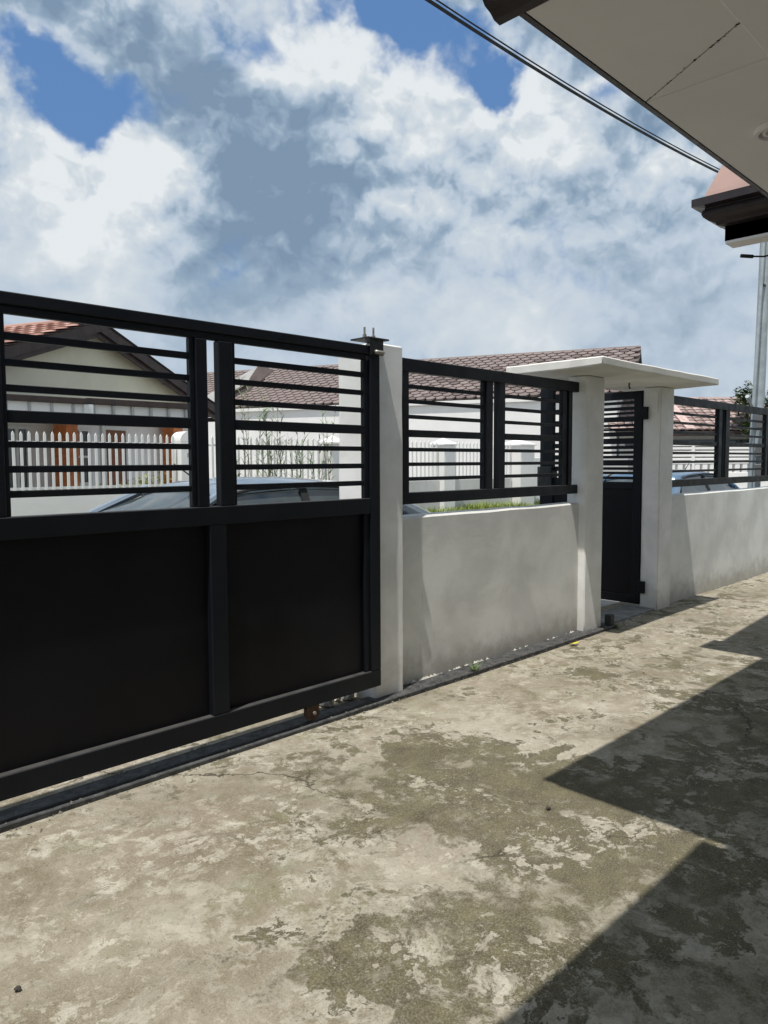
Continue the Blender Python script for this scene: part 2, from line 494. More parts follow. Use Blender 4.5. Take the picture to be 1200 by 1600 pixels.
def sub(name, mb, m, parent, smooth=False):
    """sub-part under a part whose own mesh is in world coordinates"""
    o = bpy.data.objects.new(name, mb.mesh(name, m, smooth)); COL.objects.link(o); o.parent = parent
    return o


def thing(name, label, cat, loc=(0, 0, 0), rz=0.0, group=None, world=True):
    o = bpy.data.objects.new(name, None); COL.objects.link(o)
    o.empty_display_size = .2
    o.location = loc; o.rotation_euler = (0, 0, rz)
    o['label'] = label; o['category'] = cat
    if group: o['group'] = group
    if world: o['wl'] = list(loc)
    return o


def one(name, mb, m, label, cat, group=None, smooth=False):
    o = link(name, mb.mesh(name, m, smooth)); o['label'] = label; o['category'] = cat
    if group: o['group'] = group
    return o


def struct(name, mb, m):
    o = link(name, mb.mesh(name, m)); o['kind'] = 'structure'
    return o


# ------------------------------------------------------------------ ground
mb = MB(); N = 90
gx0, gx1, gy0, gy1 = -6.0, 16.0, -6.0, 3.60
xs = [gx0 + (gx1 - gx0) * i / 150 for i in range(151)]; ys = [gy0 + (gy1 - gy0) * j / 66 for j in range(67)]
vs = [(x, y, .005 * math.sin(1.3 * x + .7 * y) * math.cos(1.1 * y - .4) - .004) for x in xs for y in ys]
fs = [(i * 67 + j, (i + 1) * 67 + j, (i + 1) * 67 + j + 1, i * 67 + j + 1) for i in range(150) for j in range(66)]
drv = struct('driveway', MB().add(vs, fs), CONC)
for p in drv.data.polygons: p.use_smooth = True
struct('driveway_slab', MB().box(gx0, gx1, gy0, gy1, -.16, -.03), CONC)
struct('street', MB().box(-60, 120, 3.602, 11.4, -.4, -.12), ROAD)
struct('verge', MB().box(-60, 120, 11.402, 12.72, -.4, .02, .03), SOIL)
struct('ground', MB().add([(-500, -500, -.42), (900, -500, -.42), (900, 900, -.42), (-500, 900, -.42)], [(0, 1, 2, 3)]), SOIL)
struct('house_plots', MB().box(-60, 120, 12.722, 90, -.4, .0), ROAD)

# ------------------------------------------------------------------ near wall, pillars, canopy


def plaster_block(x0, x1, y0, y1, z0, z1, c=.012, jit=.004, seg=.12, seed=1):
    """render-coated block with slightly wavy faces"""
    bm = bmesh.new()
    b = MB().box(x0, x1, y0, y1, z0, z1, c)
    vv = [bm.verts.new(v) for v in b.v]
    for f in b.f: bm.faces.new([vv[i] for i in f])
    bmesh.ops.recalc_face_normals(bm, faces=bm.faces[:])
    for axis, (lo, hi) in enumerate(((x0, x1), (y0, y1), (z0, z1))):
        n = max(1, int((hi - lo) / seg))
        for i in range(1, n):
            co = [0, 0, 0]; co[axis] = lo + (hi - lo) * i / n; no = [0, 0, 0]; no[axis] = 1
            bmesh.ops.bisect_plane(bm, geom=bm.verts[:] + bm.edges[:] + bm.faces[:], plane_co=co, plane_no=no)
    from mathutils import noise as nz
    for v in bm.verts:
        q = v.co * 3.1 + Vector((seed * 7.7, seed * 3.1, seed))
        v.co += Vector((nz.noise(q), nz.noise(q + Vector((9, 0, 0))), nz.noise(q + Vector((0, 9, 0))) * .8)) * jit
    out = MB(); bm.verts.index_update()
    out.v = [tuple(v.co) for v in bm.verts]; out.f = [tuple(v.index for v in f.verts) for f in bm.faces]
    bm.free()
    return out


def wall(x0, x1, seed, label):
    w = thing('boundary_wall', label, 'wall', ((x0 + x1) / 2, 3.27, 0), group='low rendered walls under the black railings')
    part('wall_body', plaster_block(x0, x1, 3.20, 3.345, -.02, 1.10, .014, .006, .12, seed), WALLW, w, True)
    return w


wall(3.285, 5.515, 2, 'low white rendered wall between the gate pillar and the canopy')
wall(7.145, 15.9, 3, 'low white rendered wall right of the canopied doorway')

gp = thing('gate_pillar', 'tall white rendered pillar beside the black sliding gate', 'pillar', (3.2, 3.28, 0))
part('pillar_shaft', plaster_block(3.05, 3.298, 3.127, 3.45, -.02, 2.148, .01, .005, .12, 4), PILW, gp, True)
# gate guide on the pillar top
gb = part('guide_bracket', MB().box(2.93, 3.10, 3.050, 3.20, 2.149, 2.158, .001).box(2.955, 3.06, 3.058, 3.064, 2.06, 2.149, .001), STEEL, gp)
for bx, by, hh in ((2.935, 3.085, .055), (3.005, 3.085, .06), (3.13, 3.22, .035)):
    b = MB().tube([(bx, by, 2.14), (bx, by, 2.158 + hh)], .006, 8)
    b.tube([(bx, by, 2.157), (bx, by, 2.172)], .013, 6)
    part('bolt', b, BOLT, gp)
b = MB().tube([(2.985, 3.049, 2.075), (3.05, 3.049, 2.075)], .012, 10)
part('guide_roller', b, BOLT, gp, True)

ent = thing('entrance_canopy', 'flat white concrete canopy on two white posts over the doorway', 'canopy', (6.3, 3.2, 0))
part('post', plaster_block(5.50, 5.79, 3.135, 3.315, -.02, 2.150, .01, .004, .12, 5), PILW, ent, True)
part('post', plaster_block(6.87, 7.16, 3.135, 3.315, -.02, 2.150, .01, .004, .12, 6), PILW, ent, True)
sb = plaster_block(5.05, 7.265, 2.755, 3.63, 2.152, 2.222, .008, .006, .14, 7)
sb.v = [(x, y, z + (-.0 if z > 2.19 else .008 * max(0, (3.1 - y) / .35))) for x, y, z in sb.v]
part('canopy_slab', sb, CANW, ent, True)
part('lamp_hook', MB().tube([(6.35, 3.2, 2.155), (6.35, 3.2, 2.12), (6.365, 3.2, 2.10)], .007, 6), RUST, ent)
part('switch_plate', MB().box(6.862, 6.8695, 3.16, 3.235, 1.90, 2.10, .002), PILW, ent)
# step in the doorway
struct('door_step', plaster_block(5.80, 6.86, 3.15, 3.45, -.02, .018, .006, .003, .2, 8), mat('step_cement', (.20, .20, .195), .85, 0, .25, 8, .4))

# ------------------------------------------------------------------ track
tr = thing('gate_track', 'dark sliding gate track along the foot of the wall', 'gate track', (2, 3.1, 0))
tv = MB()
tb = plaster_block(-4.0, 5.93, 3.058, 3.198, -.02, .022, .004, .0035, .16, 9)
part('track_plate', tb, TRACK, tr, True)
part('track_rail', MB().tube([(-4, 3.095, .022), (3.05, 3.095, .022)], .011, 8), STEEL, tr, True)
part('dark_strip', MB().box(-4, 3.0, 3.199, 3.24, -.02, .0085, .003), mat('dark_strip_mat', (.018, .018, .019), .6, .2, .3), tr)  # near-black strip behind the track plate, gate section only
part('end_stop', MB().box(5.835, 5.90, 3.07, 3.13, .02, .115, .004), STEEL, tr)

# ------------------------------------------------------------------ black gate and railings
BARS = [(1.930, 1.960), (1.829, 1.857), (1.730, 1.758), (1.511, 1.537), (1.412, 1.440), (1.313, 1.341)]
BARP = [(1.914, 1.940), (1.820, 1.845), (1.723, 1.748), (1.514, 1.538), (1.420, 1.444), (1.325, 1.350)]


def bars(root, x0, x1, yc, zl, rail, t=.011):
    for z0, z1 in zl:
        part('bar', MB().box(x0, x1, yc - t, yc + t, z0, z1, .0025), BLACK, root)
    part('middle_rail', MB().box(x0, x1, yc - t - .006, yc + t + .006, rail[0], rail[1], .003), BLACK, root)


GY0, GY1 = 3.069, 3.119
gate = thing('sliding_gate', 'large black steel sliding gate with solid lower half and barred top', 'gate', (1.0, 3.094, .1))
part('top_rail', MB().box(-2.2, 3.041, GY0, GY1, 2.062, 2.111, .004), BLACK, gate)
part('top_inner_rail', MB().box(-2.2, 2.942, GY0 + .012, GY1 - .008, 2.029, 2.0618, .003), BLACK, gate)
part('lock_rail', MB().box(-2.2, 2.962, GY0, GY1, 1.150, 1.2395, .004), BLACK, gate)
part('bottom_rail', MB().box(-2.2, 3.041, GY0, GY1, .1186, .218, .004), BLACK, gate)
part('stile', MB().box(2.963, 3.041, GY0, GY1, .2182, 2.0618, .004), BLACK, gate)
part('stile', MB().box(1.895, 1.989, GY0 + .001, GY1, .2182, 1.1498, .004), BLACK, gate)
for xa, xb in ((.90, .992), (1.838, 1.900), (1.962, 2.040)):
    part('stile', MB().box(xa, xb, GY0 + .002, GY1, 1.2397, 2.0287, .004), BLACK, gate)
for xa, xb in ((1.812, 1.8378), (2.0402, 2.062), (2.925, 2.9628), (.9922, 1.012)):
    part('inner_stile', MB().box(xa, xb, GY0 + .014, GY1 - .006, 1.2397, 2.0287, .003), BLACK, gate)
bars(gate, 1.0122, 1.8118, 3.100, BARS, (1.609, 1.658))
bars(gate, 2.0622, 2.9248, 3.100, BARS, (1.609, 1.658))
bars(gate, -.10, .8998, 3.100, BARS, (1.609, 1.658))
bars(gate, -2.1, -.1002, 3.100, BARS, (1.609, 1.658))


def sheet(x0, x1):
    """thin steel sheet with slight oil-can waviness"""
    from mathutils import noise as nz
    n, k = 24, 14; vs = []
    for i in range(n + 1):
        for j in range(k + 1):
            x = x0 + (x1 - x0) * i / n; z = .2182 + (1.1498 - .2182) * j / k
            vs.append((x, 3.108 + .003 * nz.noise(Vector((x * 1.7, z * 1.7, 3))), z))
    fs = [(i * (k + 1) + j, (i + 1) * (k + 1) + j, (i + 1) * (k + 1) + j + 1, i * (k + 1) + j + 1) for i in range(n) for j in range(k)]
    m = len(vs)
    vs += [(x, y + .004, z) for x, y, z in vs]; fs += [tuple(m + q for q in reversed(f)) for f in fs]
    return MB().add(vs, fs)


for xa, xb in ((1.9892, 2.9628), (-.3, 1.8948), (-2.2, -.3002)):
    part('steel_sheet', sheet(xa, xb), BLACKSHEET, gate, True)
part('inner_stile', MB().box(2.925, 2.9628, GY0 + .014, 3.1035, .2182, 1.1498, .003), BLACK, gate)
# roller under the gate
for wx in (2.527, -1.6):
    wb = part('wheel_bracket', MB().box(wx - .045, wx + .04, 3.078, 3.082, .06, .118, .001).box(wx - .045, wx + .04, 3.106, 3.11, .06, .118, .001), RUST, gate)
    wh = part('wheel', MB().tube([(wx, 3.0825, .078), (wx, 3.1055, .078)], .045, 20), RUST, gate, True)
    part('wheel_bolt', MB().tube([(wx, 3.066, .078), (wx, 3.079, .078)], .011, 6), BOLT, gate)


def railing(label, x0, stiles, inner, spans, xend_t, xend_b, yc=3.235, zs=(2.015, 2.0975), loc=None):
    r = thing('railing', label, 'railing', loc or (x0, yc, 1.1), group='black barred railings on the low wall')
    y0, y1 = yc - .025, yc + .025
    part('top_rail', MB().box(x0, xend_t, y0 - .003, y1 + .003, zs[0], zs[1], .004), BLACK, r)
    part('bottom_rail', MB().box(x0, xend_b, y0 - .003, y1 + .003, 1.178, 1.2515, .004), BLACK, r)
    for a, b in stiles: part('stile', MB().box(a, b, y0, y1, 1.2517, zs[0] - .0002, .003), BLACK, r)
    for a, b in inner: part('inner_stile', MB().box(a, b, y0 + .012, y1 - .004, 1.2517, zs[0] - .0002, .003), BLACK, r)
    for a, b in spans: bars(r, a, b, yc + .004, BARP, (1.606, 1.652))
    return r


railing('black barred railing on the low wall between gate pillar and doorway', 3.30,
        [(3.3767, 3.440), (4.245, 4.322), (4.392, 4.468), (5.345, 5.402)],
        [(4.2248, 4.2448), (4.4682, 4.487), (5.265, 5.3448)],
        [(3.4402, 4.2246), (4.4872, 5.2648)], 5.498, 5.49)
railing('black barred railing on the low wall right of the doorway', 7.1615,
        [(7.1617, 7.22), (8.51, 8.60), (8.715, 8.83), (10.05, 10.13), (10.2, 10.3), (11.7, 11.8), (13.1, 13.2), (14.5, 14.6), (15.8, 15.9)],
        [(8.6002, 8.622), (8.6932, 8.7148)],
        [(7.2202, 8.5098), (8.8302, 10.0498), (10.3002, 11.6998), (11.8002, 13.0998), (13.2002, 14.4998), (14.6002, 15.7998)], 15.9, 15.9)

# door: main leaf open outwards, hinged on the right post
DG = [(2.049, 2.031), (2.002, 1.977), (1.945, 1.926), (1.902, 1.882), (1.832, 1.81), (1.785, 1.771), (1.745, 1.732), (1.689, 1.67), (1.614, 1.596),
      (1.563, 1.543), (1.515, 1.499), (1.47, 1.455), (1.399, 1.384), (1.356, 1.339), (1.313, 1.291), (1.263, 1.238)]


def leaf(name, label, x, y0, y1, stile, gaps, lock=None):
    d = thing(name, label, 'door', (x, y0, .03), group='open leaves of the black doorway')
    x0, x1 = x - .02, x + .02
    part('stile', MB().box(x0, x1, y0, y0 + stile, .035, 2.125, .003), BLACK, d)
    part('stile', MB().box(x0, x1, y1 - stile, y1, .035, 2.125, .003), BLACK, d)
    a, b = y0 + stile + .0002, y1 - stile - .0002
    part('top_rail', MB().box(x0, x1, a, b, gaps[0][0], 2.125, .003), BLACK, d)
    for i in range(len(gaps) - 1):
        part('bar', MB().box(x - .012, x + .012, a, b, gaps[i + 1][0], gaps[i][1], .002), BLACK, d)
    part('lock_rail', MB().box(x0, x1, a, b, 1.17, gaps[-1][1], .003), BLACK, d)
    part('steel_sheet', MB().box(x - .006, x + .006, a, b, .115, 1.1698, .001), BLACKSHEET, d)
    part('bottom_rail', MB().box(x0, x1, a, b, .035, .1148, .003), BLACK, d)
    return d


dl = leaf('entrance_door', 'tall black slatted door standing open against the right canopy post', 6.878, 3.317, 4.16, .085, DG)
part('hinge', MB().box(6.835, 6.8685, 3.255, 3.3165, 1.845, 1.965, .004), BLACK, dl)
part('hinge', MB().box(6.835, 6.8685, 3.255, 3.3165, .15, .27, .004), BLACK, dl)
lk = part('lock_case', MB().box(6.80, 6.90, 4.02, 4.16, 1.30, 1.62, .006), STEEL, dl)
part('door_bolt', MB().tube([(6.79, 3.62, 1.765), (6.79, 3.80, 1.765)], .012, 8).tube([(6.79, 3.70, 1.765), (6.75, 3.70, 1.765)], .008, 6), BOLT, dl)
LG = [(2.06, 2.03)] + [(1.96 - i * .1, 1.90 - i * .1) for i in range(7)]
nl = leaf('narrow_door_leaf', 'narrow black slatted door leaf seen edge-on behind the railing', 5.73, 3.36, 3.72, .135, LG)
part('lock_case', MB().box(5.68, 5.78, 3.58, 3.73, 1.22, 1.40, .006), STEEL, nl)

# debris, weeds
def rock(loc, s, seed, label, m=ROCK, name='broken_rubble'):
    bm = bmesh.new(); bmesh.ops.create_icosphere(bm, subdivisions=2, radius=1)
    rnd = random.Random(seed)
    from mathutils import noise as nz
    for v in bm.verts:
        k = 1 + .45 * nz.noise(v.co * 1.3 + Vector((seed, 0, 0)))
        v.co = Vector((round(v.co.x * k * 2.2) / 2.2 * .5 + v.co.x * k * .5, v.co.y * k, max(-.5, v.co.z * k)))
        v.co = Vector((v.co.x * s[0], v.co.y * s[1], v.co.z * s[2]))
    me = bpy.data.meshes.new(name); bm.to_mesh(me); bm.free(); me.materials.append(m)
    o = link(name, me, None, loc); o.rotation_euler = (0, 0, rnd.uniform(0, 6))
    o['label'] = label; o['category'] = 'rubble'; o['group'] = 'broken cement pieces under the gate'
    return o


rock((2.80, 3.30, .03), (.075, .04, .045), 3, 'pale lump of broken cement under the gate near its roller')
rock((2.985, 3.30, .03), (.055, .04, .05), 5, 'white chunk of broken cement against the pillar foot')
rock((2.905, 3.31, .018), (.025, .025, .02), 9, 'small grey rubble bit lying between two bigger lumps')
rock((.655, 2.094, .004), (.010, .008, .006), 12, 'tiny dark stone on the driveway at the lower left', mat('dark_stone', (.05, .045, .04), .9))
rock((2.597, 1.634, .004), (.010, .009, .006), 15, 'tiny dark pebble on a pale patch beside the roof shadow', MATS['dark_stone'])
mbl = MB()
pts = []
for i in range(9):
    a = i / 8; w = .019 * math.sin(math.pi * a) ** .8
    pts.append((a * .085, w, .004 + .022 * a * a)); pts.append((a * .085, -w, .004 + .018 * a * a + .006))
mbl.add(pts, [(2 * i, 2 * i + 2, 2 * i + 3, 2 * i + 1) for i in range(8)])
lf = one('fallen_leaf', mbl, YLEAF, 'bright yellow fallen leaf on the concrete near the track end', 'leaf')
lf.location = (5.09, 3.02, .004); lf.rotation_euler = (0, .1, R(-20))


def blade(mb, base, direc, length, w, droop, seg=4):
    p = Vector(base); d = Vector(direc).normalized(); side = d.cross(Vector((0, 0, 1)))
    if side.length < .01: side = Vector((1, 0, 0))
    side.normalize(); vs = []
    for i in range(seg + 1):
        a = i / seg; ww = w * (1 - a) ** .7 * .5 + .0004
        vs += [p - side * ww, p + side * ww]
        p = p + d * (length / seg); d = (d + Vector((0, 0, -droop / seg))).normalized()
    mb.add(vs, [(2 * i, 2 * i + 1, 2 * i + 3, 2 * i + 2) for i in range(seg)])


def tuft(loc, n, h, seed, label):
    rnd = random.Random(seed); mb = MB()
    for i in range(n):
        a = rnd.uniform(0, 6.28)
        blade(mb, (rnd.gauss(0, .006), rnd.gauss(0, .006), 0), (math.cos(a) * .5, math.sin(a) * .5, 1), h * rnd.uniform(.5, 1.1), .006, rnd.uniform(.3, 1.4))
    o = one('weed_tuft', mb, WEEDM, label, 'weed', 'weeds growing at the wall foot'); o.location = loc
    return o


tuft((3.94, 3.075, .0), 34, .11, 1, 'small green weed tuft growing out of the track by the wall')
tuft((5.90, 3.05, .0), 14, .05, 2, 'tiny weed at the end stop of the track')
# mortar spill along the wall foot
rm = MB(); rnd = random.Random(4)
for i in range(45):
    x = rnd.uniform(3.38, 5.48)
    if rnd.random() < .6: x = rnd.uniform(3.38, 4.2)
    s = rnd.uniform(.004, .014)
    rm.add([(x - s * 2.4, 3.197 - s, .0215), (x + s * 2.2, 3.197 - s * .8, .0215), (x + s, 3.1995, .0215), (x, 3.196, .022 + s)], [(0, 1, 3), (1, 2, 3), (2, 0, 3)])
o = link('mortar_crumbs', rm.mesh('mortar_crumbs', ROCK)); o['kind'] = 'stuff'

gt = MB(); rnd = random.Random(14)
for i in range(420):
    x = rnd.uniform(.3, 6.0); y = rnd.choice((rnd.gauss(3.06, .012), rnd.uniform(3.05, 3.2), rnd.gauss(3.045, .03)))
    z = .0215 if 3.062 < y < 3.19 else .0
    s_ = rnd.uniform(.002, .007) * (1.6 if rnd.random() < .06 else 1)
    gt.add([(x - s_, y - s_, z), (x + s_ * rnd.uniform(.6, 1.4), y - s_ * .6, z), (x + s_ * .3, y + s_, z), (x, y, z + s_ * 1.1)], [(0, 1, 3), (1, 2, 3), (2, 0, 3)])
o = link('grit', gt.mesh('grit', mat('grit_stone', (.22, .20, .16), .9, 0, .5, 90))); o['kind'] = 'stuff'

# ------------------------------------------------------------------ own house: eaves, soffit, gabled wing
hs = thing('house', 'near house with beige soffit and dark moulded eaves reaching in at the upper right', 'house', (4, -1.6, 0))
Z0 = 2.847
PROF = [(0, 0), (0, .085), (.042, .095), (.05, .108), (.088, .122), (.112, .14), (.122, .158), (.116, .176), (.104, .186), (.104, .194), (.172, .198), (.172, .243), (0, .243)]


def moulding(path, z0, closed_ends=True, prof=PROF):
    """sweep the eave profile along a plan path of (x, y); outward side is to the left of travel"""
    n = len(path); rings = []
    for i in range(n):
        p = Vector(path[i]).to_2d() if False else Vector((path[i][0], path[i][1]))
        d0 = (p - Vector(path[i - 1][:2])).normalized() if i > 0 else None
        d1 = (Vector(path[i + 1][:2]) - p).normalized() if i < n - 1 else None
        if d0 is None: d0 = d1
        if d1 is None: d1 = d0
        n0 = Vector((-d0.y, d0.x)); n1 = Vector((-d1.y, d1.x)); m = (n0 + n1)
        m = m / max(.2, m.dot(n0))
        rings.append([(p.x + m.x * o, p.y + m.y * o, z0 + z) for o, z in prof])
    k = len(prof); vs = [v for r in rings for v in r]; fs = []
    for i in range(n - 1):
        for j in range(k):
            fs.append((i * k + j, i * k + (j + 1) % k, (i + 1) * k + (j + 1) % k, (i + 1) * k + j))
    fs.append(tuple(range(k))); fs.append(tuple((n - 1) * k + j for j in range(k - 1, -1, -1)))
    return MB().add(vs, fs)


XA, YA = 2.018, 1.388
# eave over the drive: from the left return forward then along x
part('eave_board', moulding([(4.92, YA), (XA, YA)][::-1], Z0, prof=[(0, 0), (.022, .002), (.03, .03), (.03, .243), (0, .243)]), DKBROWN, hs)
part('eave_moulding', moulding([(XA, YA + .094), (XA, .62)][::-1], Z0, prof=[(0, 0), (.03, .004), (.05, .018), (.08, .028), (.094, .045), (.100, .075), (.10, .12), (.12, .13), (.12, .243), (0, .243)]), DKBROWN, hs)
part('eave_moulding', moulding([(XA - .18, .645), (-5.0, .645)][::-1], Z0), DKBROWN, hs)
# soffit boards with open joints
g = .0035
S1 = (2.845, 1.391)
pz = Z0 + .002
dirn = Vector((2.315 - 2.586, .829 - 1.257)); dirn /= abs(dirn.y)
yb = .913
xd = S1[0] + dirn.x * (S1[1] - yb)


def board(poly, name='soffit_board'):
    return part(name, MB().prism([(x, y, pz) for x, y in poly], (0, 0, .012)), SOFFIT, hs)


board([(XA + .004, YA - .004), (S1[0] - g * 1.4, YA - .004), (xd - g, yb), (XA + .004, yb)])
board([(S1[0] - .0, S1[1] - .012), (S1[0] - .0 - g * .6, yb), (xd + g * 1.6, yb)])
board([(S1[0] + g, YA - .004), (4.9, YA - .004), (4.9, yb), (S1[0] + g * .4, yb)])
part('soffit_frame', MB().box(XA + .03, 4.9, -1.55, YA - .03, Z0 + .016, Z0 + .04), UNDERLAY, hs)
part('ceiling_beam', MB().box(2.05, 9.0, .66, yb - .002, Z0 - .035, Z0 + .0155, .004), SOFFIT, hs)
part('ceiling_board', MB().box(2.05, 9.0, -1.5, .658, Z0 - .01, Z0 + .0145, .002), SOFFIT, hs)
part('ceiling_board', MB().box(-5, 2.03, -1.5, .66, Z0 - .01, Z0 + .0145, .002), SOFFIT, hs)
sm_ = MB(); rs_ = random.Random(8)
for i in range(46):
    a = rs_.random() ** .8
    cx = S1[0] + (xd - S1[0]) * a + rs_.gauss(0, .003); cy = S1[1] + (yb - S1[1]) * a; r_ = rs_.uniform(.0012, .0045) * (1.2 if i % 5 == 0 else .7)
    k = rs_.randint(4, 6)
    sm_.add([(cx + r_ * rs_.uniform(.6, 1.3) * math.cos(6.283 * q / k), cy + 1.6 * r_ * math.sin(6.283 * q / k), pz - .0012) for q in range(k)], [tuple(range(k))])
o = part('mould_spots', sm_, UNDERLAY, hs); o['kind'] = 'stuff'
# round ventilator in the soffit
vm = MB()
vc = (3.45, 1.095)
for r0, r1, z0, z1 in ((.072, .090, -.024, .0), (.044, .057, -.017, 0), (.016, .028, -.017, 0)):
    n = 28; vs = []; fs = []
    for k in range(n):
        a = 2 * math.pi * k / n; c, s = math.cos(a), math.sin(a)
        for rr, zz in ((r0, z0), (r1, z0), (r1, z1), (r0, z1)): vs.append((vc[0] + rr * c, vc[1] + rr * s, Z0 + zz))
    for k in range(n):
        q = (k + 1) % n
        for j in range(4): fs.append((k * 4 + j, k * 4 + (j + 1) % 4, q * 4 + (j + 1) % 4, q * 4 + j))
    vm.add(vs, fs)
part('soffit_vent', vm, SOFFIT, hs)
# roof over
part('roof_slab', MB().prism([(XA - .15, YA + .16, Z0 + .2432), (4.92, YA + .16, Z0 + .2432), (4.92, -4.5, Z0 + 2.4), (XA - .15, -4.5, Z0 + 2.4)], (0, 0, .05)), BROWN, hs)
part('roof_slab', MB().prism([(-5, .735, Z0 + .2432), (XA - .16, .735, Z0 + .2432), (XA - .16, -4.5, Z0 + 2.1), (-5, -4.5, Z0 + 2.1)], (0, 0, .05)), BROWN, hs)
part('house_wall', MB().box(-5, 10, -1.75, -1.55, -.05, Z0 + .3), WALLW, hs)
# gabled wing further along: moulded beam with a steep faded roof
WX, WY, WZ = 4.955, 1.865, 2.845
part('wing_moulding', moulding([(WX + .14, WY), (WX, WY), (WX, -1.5)][::-1], WZ, prof=[(o * .90, z * 1.06) for o, z in PROF]), DKBROWN, hs)
part('wing_soffit', MB().box(WX + .001, WX + .139, -1.5, WY - .002, WZ - .018, WZ + .002, .002), SOFFIT, hs)
tz = WZ + .243 * 1.06 + .002
part('wing_roof', MB().prism([(WX - .145, WY + .075, tz), (WX - .145, .2, tz), (WX + 1.15, .2, tz + 1.23), (WX + 1.15, WY + .075, tz + 1.23)], (.02, 0, .03)), PINKSH, hs)
part('wing_roof', MB().prism([(WX + 2.40, WY + .07, tz), (WX + 2.4, .2, tz), (WX + 1.172, .2, tz + 1.23), (WX + 1.172, WY + .075, tz + 1.23)], (.0, 0, .03)), PINKSH, hs)
part('roof_rib', MB().prism([(WX - .15, 1.66, tz + .034), (WX - .15, 1.61, tz + .034), (WX + 1.15, 1.61, tz + 1.265), (WX + 1.15, 1.66, tz + 1.265)], (-.03, 0, .03)), BROWN, hs)
part('loose_wire', MB().tube([(5.3, 1.62, 2.83), (5.28, 1.66, 2.79), (5.24, 1.72, 2.775), (5.18, 1.80, 2.78)], .006, 6).tube([(5.20, 1.775, 2.778), (5.14, 1.83, 2.782)], .012, 6), CABLE, hs)

# ------------------------------------------------------------------ picket fences across the street
FY = 12.7
pick_me = MB().add([(-.021, -.011, 0), (.021, -.011, 0), (.021, -.011, .955), (0, -.011, 1.0), (-.021, -.011, .955),
                    (-.021, .011, 0), (.021, .011, 0), (.021, .011, .955), (0, .011, 1.0), (-.021, .011, .955)],
                   [(0, 1, 2, 3, 4), (9, 8, 7, 6, 5), (0, 5, 6, 1), (1, 6, 7, 2), (2, 7, 8, 3), (3, 8, 9, 4), (4, 9, 5, 0)]).mesh('picket', PICK)


def picket_fence(label, x0, x1, step, base_m):
    f = thing('picket_fence', label, 'fence', ((x0 + x1) / 2, FY, 0), group='white picket fences across the street')
    part('plinth', MB().box(x0, x1, FY - .02, FY + .14, -.05, .965, .012), base_m, f)
    for z in (1.03, 1.79): part('fence_rail', MB().box(x0, x1, FY + .0125, FY + .045, z - .022, z + .022, .004), PICK, f)
    x = x0 + step / 2
    while x < x1 - .03:
        o = bpy.data.objects.new('picket', pick_me); COL.objects.link(o); o.parent = f
        o.matrix_parent_inverse = Matrix.Translation(-Vector(f['wl'])); o.location = (x, FY, .972 + random.uniform(-.005, .005))
        o.rotation_euler = (0, random.uniform(-.006, .006), 0)
        x += step
    return f


picket_fence('white picket fence on a low wall in front of the cream gabled house', 2.2, 7.14, .1235, FARW)
picket_fence('white picket fence behind the tall weeds', 7.56, 10.88, .15, FARW)
picket_fence('long white picket fence in front of the brown shingled house', 11.32, 18.0, .155, FARG)


def fpost(x0, x1, top, kind, label):
    p = thing('fence_post', label, 'post', ((x0 + x1) / 2, FY + .05, 0), group='white posts of the picket fences')
    w = x1 - x0; cy = FY + .06
    part('post_shaft', MB().box(x0, x1, cy - w / 2, cy + w / 2, -.05, top - .18, .01), FARW, p)
    if kind == 'round':
        n = 12; vs = []; fs = []
        poly = [(x0, cy - w / 2, top - .179), (x1, cy - w / 2, top - .179)] + [((x0 + x1) / 2 + w / 2 * math.cos(math.pi * k / n), cy - w / 2, top - .179 + .03 + .17 * math.sin(math.pi * k / n)) for k in range(n + 1)]
        part('post_cap', MB().prism(poly, (0, w, 0)), FARW, p)
    else:
        a = .04; z = top - .179
        part('post_cap', MB().add([(x0 - a, cy - w / 2 - a, z), (x1 + a, cy - w / 2 - a, z), (x1 + a, cy + w / 2 + a, z), (x0 - a, cy + w / 2 + a, z),
                                   (x0 - a, cy - w / 2 - a, z + .04), (x1 + a, cy - w / 2 - a, z + .04), (x1 + a, cy + w / 2 + a, z + .04), (x0 - a, cy + w / 2 + a, z + .04), ((x0 + x1) / 2, cy, z + .2)],
                                  [(3, 2, 1, 0), (0, 1, 5, 4), (1, 2, 6, 5), (2, 3, 7, 6), (3, 0, 4, 7), (4, 5, 8), (5, 6, 8), (6, 7, 8), (7, 4, 8)]), FARW, p)
    return p


pp = fpost(7.17, 7.53, 2.02, 'round', 'white fence post with a rounded top right of the cream house')
part('house_number', MB().box(7.30, 7.42, FY - .123, FY - .120, 1.55, 1.63), GREYC, pp)
fpost(10.90, 11.30, 2.03, 'point', 'white fence post with a pyramid cap right of the tall weeds')
fpost(14.76, 15.22, 2.05, 'point', 'white fence post standing mid-way along the long fence')
fpost(18.03, 18.75, 2.08, 'point', 'broad white post at the right end of the long fence')

# white side wall beyond the fence end
sw = thing('side_wall', 'white plot wall beyond the right end of the picket fence', 'wall', (22, 12.8, 0))
part('wall_body', MB().box(18.76, 25.2, FY - .02, FY + .14, -.05, 1.55, .01), FARW, sw)

# ------------------------------------------------------------------ roof pieces


